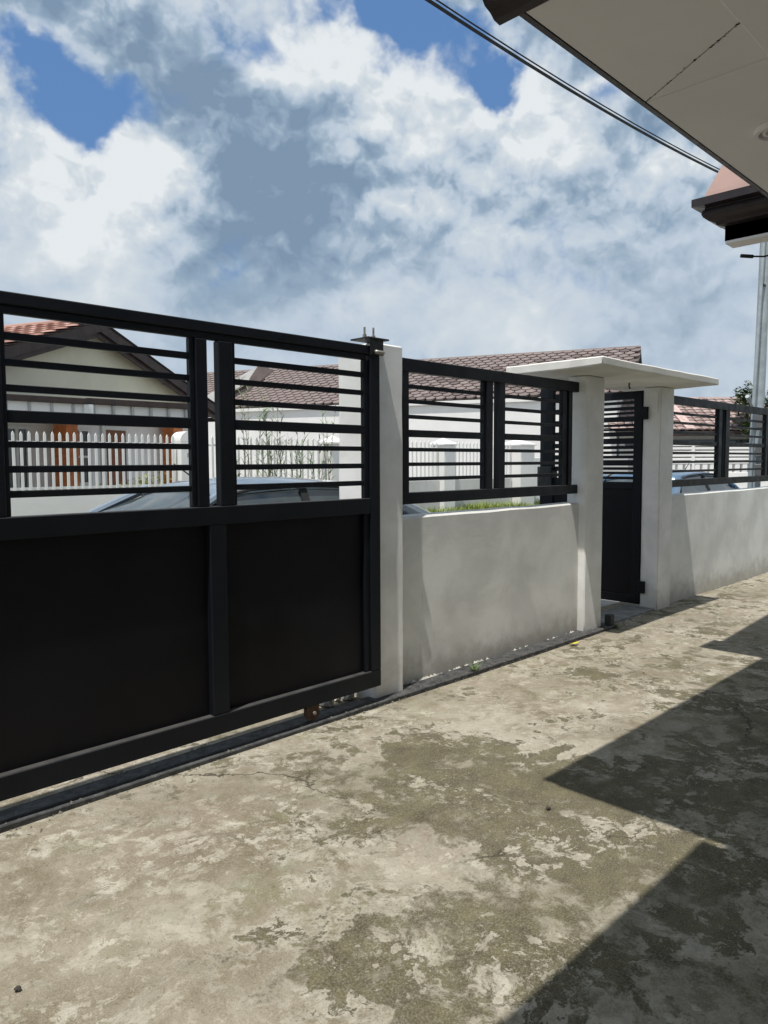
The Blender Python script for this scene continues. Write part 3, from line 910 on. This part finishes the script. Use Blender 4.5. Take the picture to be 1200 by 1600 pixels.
def pieces(root, name, m, org, u, v, nrm, cols, rows, du, dv, me_shape, inside=None, limit=290, stagger=True, jit=.006, tilt=.12):
    """lay roof tiles course by course; nearest ones are parts, the rest one joined part"""
    me = me_shape.mesh(name, m); lst = []
    for r in range(rows):
        for c in range(-1, cols + 1):
            uu = (c + (.5 if (stagger and r % 2) else 0)) * du; vv = r * dv
            if inside and not inside(uu, vv): continue
            p = org + u * uu + v * vv + nrm * random.uniform(0, jit)
            lst.append(((p - Vector((0, 0, 1.45))).length, p))
    lst.sort(key=lambda q: q[0])
    # tilt so that each course rides over the one below
    v2 = (v - nrm * tilt).normalized(); n2_ = (nrm + v * tilt).normalized()
    B = Matrix((u, v2, n2_)).transposed()
    for i, (_, p) in enumerate(lst[:limit]):
        o = bpy.data.objects.new(name, me); COL.objects.link(o); o.parent = root
        o.matrix_parent_inverse = Matrix.Translation(-Vector(root['wl']))
        o.matrix_basis = Matrix.Translation(p) @ B.to_4x4()
    if len(lst) > limit:
        mb = MB()
        for _, p in lst[limit:]:
            mb.add([p + B @ Vector(q) for q in me_shape.v], me_shape.f)
        part('roof_covering', mb, m, root, stuff=True)


def shingle_shape(w, L, th):
    c = w * .26
    poly = [(-w / 2, L * .34, 0), (-w / 2 + c, 0, 0), (w / 2 - c, 0, 0), (w / 2, L * .34, 0), (w / 2, L, 0), (-w / 2, L, 0)]
    return MB().prism(poly, (0, 0, th))


def tile_shape(w, L, th):
    n = 5; vs = []; fs = []
    for e in (0, L):
        for i in range(n + 1):
            a = i / n; vs.append(((a - .5) * w, e, th + .028 * math.sin(math.pi * a)))
        for i in range(n + 1):
            a = i / n; vs.append(((a - .5) * w, e, .028 * math.sin(math.pi * a)))
    k = 2 * (n + 1)
    for i in range(n):
        fs += [(i, i + 1, k + i + 1, k + i), (i + n + 1, k + i + n + 1, k + i + n + 2, i + n + 2), (i, i + n + 1, i + n + 2, i + 1)]
    return MB().add(vs, fs)


# ------------------------------------------------------------------ cream gabled house (left)
TH = R(23); A = Vector((math.cos(TH), math.sin(TH), 0)); Bv = Vector((-math.sin(TH), math.cos(TH), 0)); O = Vector((6.867, 15.39, 0))


def L3(a, b, z): return O + A * a + Bv * b + Vector((0, 0, z))


def lbox(a0, a1, b0, b1, z0, z1, c=.0):
    M = Matrix((A, Bv, Vector((0, 0, 1)))).transposed().to_4x4(); M.translation = O
    return MB().box(a0, a1, b0, b1, z0, z1, c, M)


lh = thing('gabled_house', 'cream gabled house with red tiled roof and orange brick columns', 'house', tuple(O))
part('gable_wall', MB().prism([L3(-4.2, .25, 2.55), L3(4.2, .25, 2.55), L3(4.2, .25, 2.72), L3(.05, .25, 4.25), L3(-4.2, .25, 2.72)], Bv * .15), CREAM, lh)
part('front_wall', lbox(-4.2, 4.2, .85, 1.05, 0, 2.56), FARW, lh)
part('side_wall', lbox(-4.2, -4.0, 1.051, 8, 0, 2.7), CREAM, lh)
part('side_wall', lbox(4.0, 4.2, 1.051, 8, 0, 2.7), FARW, lh)
part('porch_ceiling', lbox(-4.19, 4.19, .41, .849, 2.50, 2.549), FARW, lh)
sl_ = .36
for s in (-1, 1):
    e = 4.75; zt = 4.40
    part('barge_board', MB().prism([L3(0, -.12, zt), L3(s * e, -.12, zt - sl_ * e), L3(s * e, -.12, zt - sl_ * e - .21), L3(0, -.12, zt - .21)], Bv * .06), BROWN, lh)
    part('barge_board', MB().prism([L3(0, -.05, zt - .08), L3(s * e, -.05, zt - .08 - sl_ * e), L3(s * e, -.05, zt - sl_ * e - .32), L3(0, -.05, zt - .32)], Bv * .06), BROWN, lh)
    part('roof_deck', MB().prism([L3(0, -.14, zt + .0), L3(s * (e + .02), -.14, zt - sl_ * e), L3(s * (e + .02), 8.3, zt - sl_ * e), L3(0, 8.3, zt + .0)], (0, 0, .04)), UNDERLAY, lh)
    part('eave_gutter', MB().prism([L3(s * (e + .02), -.14, zt - sl_ * e - .02), L3(s * (e + .13), -.14, zt - sl_ * e - .02), L3(s * (e + .11), -.14, zt - sl_ * e - .13), L3(s * (e + .02), -.14, zt - sl_ * e - .13)], Bv * 8.4), BROWN, lh)
vL = (A + Vector((0, 0, sl_))).normalized(); nL = Vector((-sl_ * A.x, -sl_ * A.y, 1)).normalized()
pieces(lh, 'roof_tile', REDTILE, L3(-4.8, -.02, 4.40 + .042 - sl_ * 4.8), Bv, vL, nL, 20, 16, .30, .315, tile_shape(.275, .36, .045), lambda u, v: 0 <= u < 6.2, stagger=False)
part('ridge_cap', MB().tube([L3(0, -.16, 4.45), L3(0, 8.3, 4.45)], .075, 10), REDTILE, lh, True)
for a0, a1 in ((-.56, -.24), (2.94, 3.28)):
    cc = part('brick_column', lbox(a0, a1, .36, .70, .1, 2.499, .006), ORANGE, lh)
    for k in range(7):
        part('brick_band', lbox(a0 - .008, a1 + .008, .352, .708, .30 + k * .32, .56 + k * .32, .005), ORANGE, lh)


def window(a0, a1, z0, z1, nx, nz):
    f = part('window_frame', lbox(a0, a1, .80, .849, z0, z0 + .07, .004), WINFR, lh)
    mb = lbox(a0, a1, .80, .849, z1 - .07, z1, .004)
    for i in range(nx + 1):
        x = a0 + (a1 - a0) * i / nx; w = .035 if 0 < i < nx else .05
        xa = min(max(x - w, a0), a1 - 2 * w) if i else a0
        b = lbox(xa, xa + 2 * w, .802, .849, z0 + .0702, z1 - .0702, .004); mb.add(b.v, b.f)
    for j in range(1, nz):
        z = z0 + (z1 - z0) * j / nz; b = lbox(a0 + .1, a1 - .1, .806, .848, z - .025, z + .025, .004); mb.add(b.v, b.f)
    sub('casing', mb, WINFR, f).matrix_parent_inverse = Matrix.Identity(4)
    for i in range(nx):
        xa = a0 + (a1 - a0) * i / nx + .03; xb = a0 + (a1 - a0) * (i + 1) / nx - .03
        sub('pane', lbox(xa, xb, .835, .842, z0 + .06, z1 - .06), GLASSD, f)
    return f


window(-.05, .62, .95, 2.22, 2, 2)
window(-2.75, -2.1, .75, 2.2, 2, 1)
window(-1.72, -1.05, .75, 2.2, 2, 1)
dr = part('house_door', lbox(1.06, 1.70, .81, .849, .1, 2.2, .006), DOORW, lh)
for a0, a1 in ((.94, 1.055), (1.705, 1.82)): part('door_frame', lbox(a0, a1, .79, .849, .1, 2.32, .006), WINFR, lh)
part('door_frame', lbox(1.056, 1.704, .79, .849, 2.205, 2.32, .006), WINFR, lh)
part('wall_lamp', lbox(-1.98, -1.78, .62, .80, 2.08, 2.28, .02), METER, lh)
# porch shelter in front of the house
pg = thing('porch_shelter', 'dark flat porch shelter with a white slotted front under the cream gable', 'shelter', (6, 13.7, 0))
part('shelter_roof', MB().box(2.6, 5.86, 13.6, 15.1, 2.535, 2.64, .006), BROWN, pg)
part('shelter_roof', MB().box(5.861, 8.35, 13.62, 15.1, 2.545, 2.655, .006), BROWN, pg)
part('front_panel', MB().box(2.65, 5.87, 13.68, 13.72, 2.28, 2.534, .004), FARW, pg)
part('front_panel', MB().box(5.90, 8.1, 13.72, 13.76, 2.30, 2.544, .004), FARW, pg)
x = 2.9
while x < 8.1:
    if not 5.75 < x < 5.95: part('batten', MB().box(x, x + .05, 13.655, 13.679 if x < 5.87 else 13.719, 2.27, 2.533, .004), GREYC, pg)
    x += .385
part('corner_post', MB().box(5.80, 5.98, 13.62, 13.678, 2.26, 2.534, .006), WINFR, pg)
for px_ in (2.7, 8.2): part('shelter_post', MB().box(px_, px_ + .1, 13.75, 13.85, 0, 2.53, .006), GREYC, pg)

# ------------------------------------------------------------------ shingled house (middle)
E1 = Vector((25.555, 12.947, 0)); T2 = R(22); r2 = Vector((-math.sin(T2), math.cos(T2), 0)); n2 = Vector((-math.cos(T2), -math.sin(T2), 0))


def H3(t, d, z): return E1 + r2 * t - n2 * d + Vector((0, 0, z))      # t along the eave, d into the house


def hbox(t0, t1, d0, d1, z0, z1, c=0):
    M = Matrix((r2, -n2, Vector((0, 0, 1)))).transposed().to_4x4(); M.translation = E1
    return MB().box(t0, t1, d0, d1, z0, z1, c, M)


mh = thing('shingled_house', 'long white house with brown shingled roof behind the picket fence', 'house', tuple(E1))
ze, zr, dd = 3.86, 6.08, 4.0
part('long_wall', hbox(.35, 22, .06, 7.6, -.05, 3.84, .02), FARW, mh)
part('gable_end', MB().prism([H3(.36, .36, 3.931), H3(.36, 7.6, 3.931), H3(.36, 4, 5.85)], r2 * .2), FARW, mh)
part('roof_deck', MB().prism([H3(-.1, 0, ze), H3(22.5, 0, ze), H3(22.5, dd, zr), H3(-.1, dd, zr)], (0, 0, -.06)), UNDERLAY, mh)
part('roof_deck', MB().prism([H3(-.1, 2 * dd, ze), H3(22.5, 2 * dd, ze), H3(22.5, dd, zr), H3(-.1, dd, zr)], (0, 0, -.06)), UNDERLAY, mh)
part('barge_board', MB().prism([H3(-.16, -.05, ze + .02), H3(-.16, dd, zr + .06), H3(-.16, dd, zr - .22), H3(-.16, -.05, ze - .24)], r2 * .05), BROWN, mh)
part('barge_board', MB().prism([H3(-.16, 2 * dd, ze + .02), H3(-.16, dd + .001, zr + .06), H3(-.16, dd + .001, zr - .22), H3(-.16, 2 * dd, ze - .24)], r2 * .05), BROWN, mh)
part('eave_board', hbox(-.1, 22.5, -.05, -.001, ze - .13, ze + .01, .005), FARW, mh)
vM = (-n2 * dd + Vector((0, 0, zr - ze))).normalized(); nM = r2.cross(vM); nM = nM if nM.z > 0 else -nM
pieces(mh, 'roof_shingle', BRSHING, H3(0, -.03, ze + .035), r2, vM, nM, 53, 16, .425, .283, shingle_shape(.385, .42, .075), lambda u, v: -.05 <= u < 22.5)
part('ridge_cap', MB().prism([H3(-.15, dd - .12, zr + .02), H3(-.15, dd, zr + .10), H3(-.15, dd + .12, zr + .02)], r2 * 22.6), BRSHING, mh)
# projecting wing with a pale barge board at the left end of the long house
b1, b2 = Vector((17.20, 28.30, 4.22)), Vector((18.30, 25.62, 5.47))
part('wing_barge', MB().prism([b1, b2, b2 - Vector((0, 0, .42)), b1 - Vector((0, 0, .42))], -n2 * .12), FARG, mh)
part('wing_eave', MB().prism([b1 - Vector((0, 0, .43)) - n2 * .15, b2 - Vector((0, 0, .43)) - n2 * .15, b2 - Vector((0, 0, .57)) - n2 * .15, b1 - Vector((0, 0, .57)) - n2 * .15], -n2 * .3), BROWN, mh)
part('wing_roof', MB().prism([b2 + Vector((0, 0, .03)), Vector((18.56, 24.95, 5.24)), Vector((18.05, 26.19, 4.4)), Vector((18.12, 26.05, 4.95))], -n2 * .1), BRSHING, mh)

# ------------------------------------------------------------------ far right: tiled house, slotted wall
Fh = Vector((CAMF.x, CAMF.y, 0)).normalized(); Rh = Vector((CAMR.x, CAMR.y, 0)).normalized()
C0 = Vector((0, 0, 0)) + Vector((.933, .360, 0)) * 29.5      # at the far end of the street
Uh = Rh


def F3(u, d, z): return C0 + Uh * u + Fh * d + Vector((0, 0, z))


def fbox(u0, u1, d0, d1, z0, z1, c=0):
    M = Matrix((Uh, Fh, Vector((0, 0, 1)))).transposed().to_4x4(); M.translation = C0
    return MB().box(u0, u1, d0, d1, z0, z1, c, M)


fh = thing('tiled_house', 'pale house with faded pinkish tiled roof at the end of the street', 'house', tuple(C0))
part('house_wall', fbox(-3.2, 2.6, .5, 5, -.4, 2.45, .02), FARG, fh)
part('eave_board', fbox(-3.5, 2.9, -.08, -.001, 2.33, 2.50, .01), BROWN, fh)
part('roof_deck', MB().prism([F3(-3.5, 0, 2.50), F3(2.9, 0, 2.50), F3(2.5, 2.6, 3.84), F3(-3.5, 2.6, 3.84)], (0, 0, -.05)), UNDERLAY, fh)
part('roof_deck', MB().prism([F3(-3.5, 5.2, 2.50), F3(2.9, 5.2, 2.50), F3(2.5, 2.6, 3.84), F3(-3.5, 2.6, 3.84)], (0, 0, -.05)), UNDERLAY, fh)
vF = (Fh * 2.6 + Vector((0, 0, 1.34))).normalized(); nF = Uh.cross(vF); nF = nF if nF.z > 0 else -nF
pieces(fh, 'roof_tile', PINKTILE, F3(-3.5, -.02, 2.53), Uh, vF, nF, 21, 12, .30, .25, tile_shape(.27, .30, .05), lambda u, v: 0 <= u < 6.35, limit=250, stagger=False)
part('hip_strip', MB().prism([F3(-.95, -.03, 2.56), F3(-.62, -.03, 2.56), F3(-.62, 2.6, 3.92), F3(-.95, 2.6, 3.92)], (0, 0, .05)), mat('pink_plaster', (.50, .37, .35), .8), fh)
part('window_strip', fbox(-3.0, 2.2, .46, .499, 1.98, 2.2, .01), GLASSD, fh)
one('corner_house', fbox(2.25, 6.5, -1.6, 3, -.3, 2.9, .02), FARW, 'white house corner showing right of the utility pole', 'house')
ww = thing('slotted_wall', 'white wall of slotted panels and pierced blocks before the tiled house', 'wall', tuple(F3(0, -3, 0)))
for i in range(-3, 3):
    u = i * 1.05 + .2
    part('wall_pier', fbox(u - .07, u + .02, -3.03, -2.85, -.3, 2.02, .01), FARW, ww)
    for j in range(5):
        part('panel_slat', fbox(u + .021, u + .979, -2.98, -2.92, 1.45 + j * .115, 1.52 + j * .115, .006), FARW, ww)
    part('panel_back', fbox(u + .021, u + .979, -2.90, -2.87, 1.40, 2.0), GREYC, ww)
    part('wall_block', fbox(u + .021, u + .979, -3.02, -2.86, -.3, 1.05, .01), FARW, ww)
    part('block_rail', fbox(u + .021, u + .979, -3.02, -2.86, 1.33, 1.41, .01), FARW, ww)
    for j in range(4):
        part('pierced_block', fbox(u + .04 + j * .245, u + .20 + j * .245, -3.01, -2.87, 1.051, 1.329, .012), FARW, ww)

# ------------------------------------------------------------------ utility pole and cables
pole = thing('utility_pole', 'leaning grey steel utility pole with thin conduit and meter boxes', 'utility pole', (13.45, 4.5, -.12))
part('pole_shaft', MB().tube([(13.50, 4.5, -.12), (13.585, 4.5, 1.9), (13.66, 4.5, 2.6), (13.77, 4.5, 5.3), (13.80, 4.5, 6.2)], [.105, .10, .095, .085, .08], 16), GALV, pole, True)
part('conduit', MB().tube([(13.20, 4.45, -.1), (13.24, 4.45, 2.2), (13.48, 4.45, 4.6), (13.60, 4.45, 6.0)], .028, 10), GALV, pole, True)
part('bracket', MB().box(13.2, 13.62, 4.44, 4.47, 2.28, 2.32, .004).box(13.46, 13.75, 4.44, 4.47, 4.40, 4.43, .004), STEEL, pole)
for z, w, h_ in ((1.98, .30, .24), (1.50, .34, .22), (1.18, .30, .2)):
    part('meter_box', MB().box(13.24, 13.24 + w, 4.22, 4.40, z, z + h_, .012), METER, pole)
part('lamp_arm', MB().tube([(13.25, 4.42, 2.30), (13.05, 4.40, 2.34), (12.9, 4.40, 2.44)], .02, 8).tube([(12.93, 4.40, 2.42), (12.82, 4.40, 2.49)], .035, 8), GALV, pole, True)
part('cross_bar', MB().box(13.72, 13.78, 4.2, 4.8, 5.75, 5.82, .006), STEEL, pole)
for nm, dz, r_, lb in (('power_cable', 0, .017, 'thick black power cable crossing the sky to the pole'), ('power_cable', .048, .008, 'thin black cable running just above the thick power cable')):
    pts = []
    for i in range(33):
        a = i / 32; xx = -12 + a * 25.75
        pts.append((xx, 4.5, 5.84 + dz - .45 * (1 - ((a - .45) / .55) ** 2) * 1.0 if False else 5.49 + dz + .0028 * (xx - 5.2) + .0062 * (xx - 5.2) ** 2 * (1 if xx > 5.2 else .8)))
    one(nm, MB().tube(pts, r_, 6), CABLE, lb, 'cable', 'cables strung to the pole', True)

# ------------------------------------------------------------------ parked cars


def paint(name, c):
    m, t, b = newmat(name)
    b.inputs['Base Color'].default_value = (*c, 1); b.inputs['Metallic'].default_value = .55; b.inputs['Roughness'].default_value = .28
    b.inputs['Coat Weight'].default_value = .8; b.inputs['Coat Roughness'].default_value = .04
    geo = t.n('ShaderNodeNewGeometry')
    t.l(t.step(t.noise(geo.outputs['Position'], 12, 5), .3, .7, .24, .36), b.inputs['Roughness'])
    return m


CARGLASS = mat('car_glass', (.05, .062, .064), .07, 0, .1, 2, 0, 1, .001, .9)
CHROME = mat('chrome', (.6, .6, .6), .2, .9, .05, 3, 0)
LAMPW = mat('headlamp_plastic', (.7, .72, .75), .15, 0, .05, 3, 0)
LAMPR = mat('tail_lamp_plastic', (.35, .015, .015), .15, 0, .05, 3, 0)


def grid(rows):
    n = len(rows[0]); vs = [p for r in rows for p in r]
    fs = [(i * n + j, i * n + j + 1, (i + 1) * n + j + 1, (i + 1) * n + j) for i in range(len(rows) - 1) for j in range(n - 1)]
    return MB().add(vs, fs)


def car(label, loc, rz, pm):
    c = thing('parked_car', label, 'car', loc, rz, 'cars parked along the outside of the wall', world=False)
    # lower body: stations x, top height, half width, bottom
    st = [(-2.20, .62, .62, .42), (-2.15, .84, .76, .30), (-2.0, .985, .82, .24), (-1.62, 1.03, .85, .22), (-1.1, .99, .865, .22), (-.3, .965, .87, .22), (.5, .955, .87, .22),
          (1.0, .94, .86, .22), (1.5, .87, .84, .22), (1.9, .77, .79, .24), (2.12, .64, .70, .28), (2.2, .48, .55, .36)]
    rows = []
    for x, zt, w, zb in st:
        rows.append([(x, -w * .86, zb), (x, -w, zb + .16), (x, -w, (zb + zt) / 2), (x, -w * .97, zt - .07), (x, -w * .88, zt - .015), (x, -w * .45, zt + .025), (x, 0, zt + .035),
                     (x, w * .45, zt + .025), (x, w * .88, zt - .015), (x, w * .97, zt - .07), (x, w, (zb + zt) / 2), (x, w, zb + .16), (x, w * .86, zb)])
    b = grid(rows)
    k = len(rows[0]); b.f.append(tuple(range(k))); b.f.append(tuple((len(rows) - 1) * k + j for j in range(k)))
    b.f += [(i * k, (i + 1) * k, (i + 1) * k + k - 1, i * k + k - 1) for i in range(len(rows) - 1)]
    link('body', b.mesh('body', pm, True), c)
    # roof shell
    rr = []
    for x, z, w in ((-1.22, 1.335, .53), (-1.0, 1.40, .55), (-.6, 1.432, .565), (-.2, 1.437, .57), (.15, 1.415, .56), (.36, 1.365, .545)):
        rr.append([(x, -w - .03, z - .075), (x, -w, z - .03), (x, -w * .6, z + .004), (x, 0, z + .014), (x, w * .6, z + .004), (x, w, z - .03), (x, w + .03, z - .075)])
    ro = grid(rr)
    rl = link('roof', ro.mesh('roof', pm, True), c)
    ms = rl.modifiers.new('thick', 'SOLIDIFY'); ms.thickness = .03; ms.offset = -1
    # windscreens
    link('windscreen', grid([[(.36 - .01, y * .53, 1.355 - .05 * abs(y) ** 3) for y in (-1, -.5, 0, .5, 1)], [(.72 + .03 * (1 - y * y), y * .62, 1.17) for y in (-1, -.5, 0, .5, 1)],
                             [(1.06 + .06 * (1 - y * y), y * .72, .945) for y in (-1, -.5, 0, .5, 1)]]).mesh('windscreen', CARGLASS, True), c)
    link('rear_window', grid([[(-1.21, y * .52, 1.33 - .05 * abs(y) ** 3) for y in (-1, -.5, 0, .5, 1)], [(-1.5 - .03 * (1 - y * y), y * .61, 1.17) for y in (-1, -.5, 0, .5, 1)],
                              [(-1.78 - .04 * (1 - y * y), y * .70, 1.02) for y in (-1, -.5, 0, .5, 1)]]).mesh('rear_window', CARGLASS, True), c)
    for s in (-1, 1):
        top = lambda x: (x, s * .60, 1.355 if -1 < x < .1 else 1.33)
        bot = lambda x: (x, s * .80, .955)
        for xa, xb, xc, xd_ in ((-.36, .24, .86, -.36), (-1.14, -.42, -.42, -1.55)):
            link('side_window', MB().add([top(xa), top(xb), bot(xc), bot(xd_)], [(0, 1, 2, 3)]).mesh('side_window', CARGLASS), c)
        link('door_pillar', MB().prism([(-.425, s * .612, 1.365), (-.355, s * .612, 1.365), (-.355, s * .812, .95), (-.425, s * .812, .95)], (0, -s * .03, 0)).mesh('door_pillar', RUBBER), c)
        link('windscreen_pillar', MB().tube([(.30, s * .575, 1.36), (.72, s * .675, 1.17), (1.08, s * .775, .94)], [.035, .035, .04], 8).mesh('windscreen_pillar', pm, True), c)
        link('rear_pillar', MB().tube([(-1.16, s * .57, 1.335), (-1.48, s * .675, 1.17), (-1.8, s * .765, 1.01)], [.05, .06, .07], 8).mesh('rear_pillar', pm, True), c)
        link('rain_guard', MB().tube([(.34, s * .615, 1.325), (.1, s * .618, 1.37), (-.4, s * .622, 1.385), (-.95, s * .618, 1.36), (-1.25, s * .62, 1.28)], .012, 6).mesh('rain_guard', RUBBER, True), c)
        link('wing_mirror', MB().box(.72, .90, s * .86, s * 1.02, .96, 1.09, .03).mesh('wing_mirror', pm, True), c)
        link('headlight', MB().box(1.96, 2.12, s * .45, s * .70, .60, .70, .03).mesh('headlight', LAMPW, True), c)
        link('tail_light', MB().box(-2.18, -2.08, s * .48, s * .74, .72, .88, .03).mesh('tail_light', LAMPR, True), c)
        for x in (-1.32, 1.34):
            w = link('wheel', MB().tube([(x, s * .66, .31), (x, s * .885, .31)], .31, 24).mesh('wheel', RUBBER, False), c)
            ri = bpy.data.objects.new('rim', MB().tube([(x, s * .80, .31), (x, s * .892, .31)], .20, 20).mesh('rim', CHROME)); COL.objects.link(ri); ri.parent = w
    link('antenna', MB().tube([(.20, 0, 1.40), (.33, 0, 1.50), (.50, 0, 1.60)] if False else [(.10, -.12, 1.42), (.31, -.12, 1.56)], [.008, .004], 6).mesh('antenna', RUBBER), c)
    link('rear_bumper', MB().box(-2.24, -2.14, -.72, .72, .34, .56, .04).mesh('rear_bumper', pm, True), c)
    link('front_bumper', MB().box(2.12, 2.22, -.66, .66, .26, .46, .04).mesh('front_bumper', pm, True), c)
    return c


car('silver blue car parked right behind the sliding gate', (3.25, 5.15, -.12), math.pi, paint('silver_blue_paint', (.30, .36, .42)))
car('blue car parked behind the railing right of the doorway', (11.7, 5.1, -.14), 0.0, paint('blue_paint', (.13, .22, .33)))

# ------------------------------------------------------------------ vegetation
rnd = random.Random(11)
gm = MB()
for i in range(14000):
    x = rnd.uniform(8.5, 19.5); y = rnd.uniform(11.5, 12.62)
    from mathutils import noise as _nz
    k = .55 + .9 * max(0, _nz.noise(Vector((x * .9, y * 1.5, 0))) + .25)
    if rnd.random() > k: continue
    a = rnd.uniform(0, 6.28)
    h_ = rnd.uniform(.2, .46) * min(1.0, k)
    blade(gm, (x, y, .01), (math.cos(a) * .5, math.sin(a) * .5, 1), h_, .022, rnd.uniform(.2, 1.2), 2)
o = link('grass', gm.mesh('grass', GRASSM)); o['kind'] = 'stuff'


def stem_weed(loc, h, seed, label, m=WEEDM):
    rnd = random.Random(seed)
    w = thing('tall_weed', label, 'weed', loc, 0, 'tall weeds in front of the white house', world=False)
    sm = MB(); lm = MB()
    for k in range(rnd.randint(3, 5)):
        lx, ly = rnd.uniform(-.3, .3), rnd.uniform(-.2, .2)
        pts = [(rnd.uniform(-.10, .10), rnd.uniform(-.1, .1), 0)]
        hh = h * rnd.uniform(.65, 1.05)
        for i in range(1, 7): pts.append((pts[0][0] + lx * (i / 6) ** 1.6, pts[0][1] + ly * (i / 6) ** 1.6, hh * i / 6))
        sm.tube(pts, [.010, .009, .008, .007, .006, .004, .002], 5)
        for i in range(1, 7):
            for q in range(rnd.randint(5, 8)):
                a = rnd.uniform(0, 6.28); f = rnd.random(); p0 = Vector(pts[i - 1]).lerp(Vector(pts[i]), f)
                blade(lm, p0, (math.cos(a) * .8, math.sin(a) * .8, rnd.uniform(.3, 1.0)), rnd.uniform(.14, .42), .02, rnd.uniform(.2, 1.3), 3)
    link('stem', sm.mesh('stem', DRYM, True), w); link('foliage', lm.mesh('foliage', m), w)
    return w


for i, (x, y, h_, lb) in enumerate([(8.55, 12.3, 3.2, 'tallest weed, leftmost of the clump in front of the white house'), (8.75, 12.0, 2.9, 'tall weed close beside the leftmost and tallest one'),
                                    (9.05, 12.25, 2.6, 'tall thin weed third from the left of the clump'), (9.42, 12.1, 2.2, 'leafy weed in the middle of the clump'),
                                    (9.75, 12.25, 2.35, 'weed with spread stems right of the clump middle'), (10.15, 12.15, 2.5, 'slender weed standing apart left of the capped post'),
                                    (10.5, 12.3, 2.75, 'thin tall weed nearest to the pyramid capped post'), (8.2, 12.2, 2.1, 'short weed between the gate stiles left of the clump')]):
    stem_weed((x, y, .0), h_, 40 + i, lb)


def shrub(loc, r, h, n, seed, label, m, name='shrub', cat='shrub', leaf_=.05, grp=None, trunk=.02):
    rnd = random.Random(seed)
    s = thing(name, label, cat, loc, 0, grp, world=False)
    fm = MB(); tm = MB()
    tips = []
    for k in range(9):
        a = rnd.uniform(0, 6.28); rr = r * rnd.uniform(.3, .8); z = h * rnd.uniform(.45, .85)
        tm.tube([(0, 0, 0), (math.cos(a) * rr * .35, math.sin(a) * rr * .35, z * .5), (math.cos(a) * rr, math.sin(a) * rr, z)], [trunk, trunk * .7, trunk * .3], 6)
        tips.append(Vector((math.cos(a) * rr, math.sin(a) * rr, z)))
    for i in range(n):
        c = rnd.choice(tips); d = Vector((rnd.gauss(0, 1), rnd.gauss(0, 1), rnd.gauss(0, 1))).normalized() * r * .45 * rnd.random() ** .5
        p = c + d; a = rnd.uniform(0, 6.28)
        blade(fm, p, (math.cos(a), math.sin(a), rnd.uniform(-.3, .9)), leaf_ * rnd.uniform(.7, 1.5), leaf_ * .5, .6, 2)
    link('branches', tm.mesh('branches', BARK, True), s); link('foliage', fm.mesh('foliage', m), s)
    return s


for i, (x, y, h_, lb) in enumerate([(6.55, 13.25, 1.35, 'yellow green shrub before the brown door behind the pickets'), (6.95, 13.3, 1.3, 'yellow green shrub right of the brown door behind the pickets'),
                                    (7.0, 14.2, 1.2, 'dull green shrub at the porch corner near the rounded post'), (6.05, 13.35, 1.05, 'small shrub under the double window behind the pickets')]):
    shrub((x, y, 0), .42, h_, 900, 60 + i, lb, BUSHM, grp='shrubs in the front garden of the cream house', leaf_=.075)
tree = shrub((28.6, 9.15, 0), 1.1, 4.6, 2600, 91, 'dark green tree behind the utility pole at the right edge', TREEM, 'garden_tree', 'tree', .16, None, .07)
tree2 = shrub((33.5, 10.0, 0), 1.6, 4.4, 2600, 92, 'green tree beyond the tiled house at the far right', TREEM, 'garden_tree', 'tree', .18, None, .08)
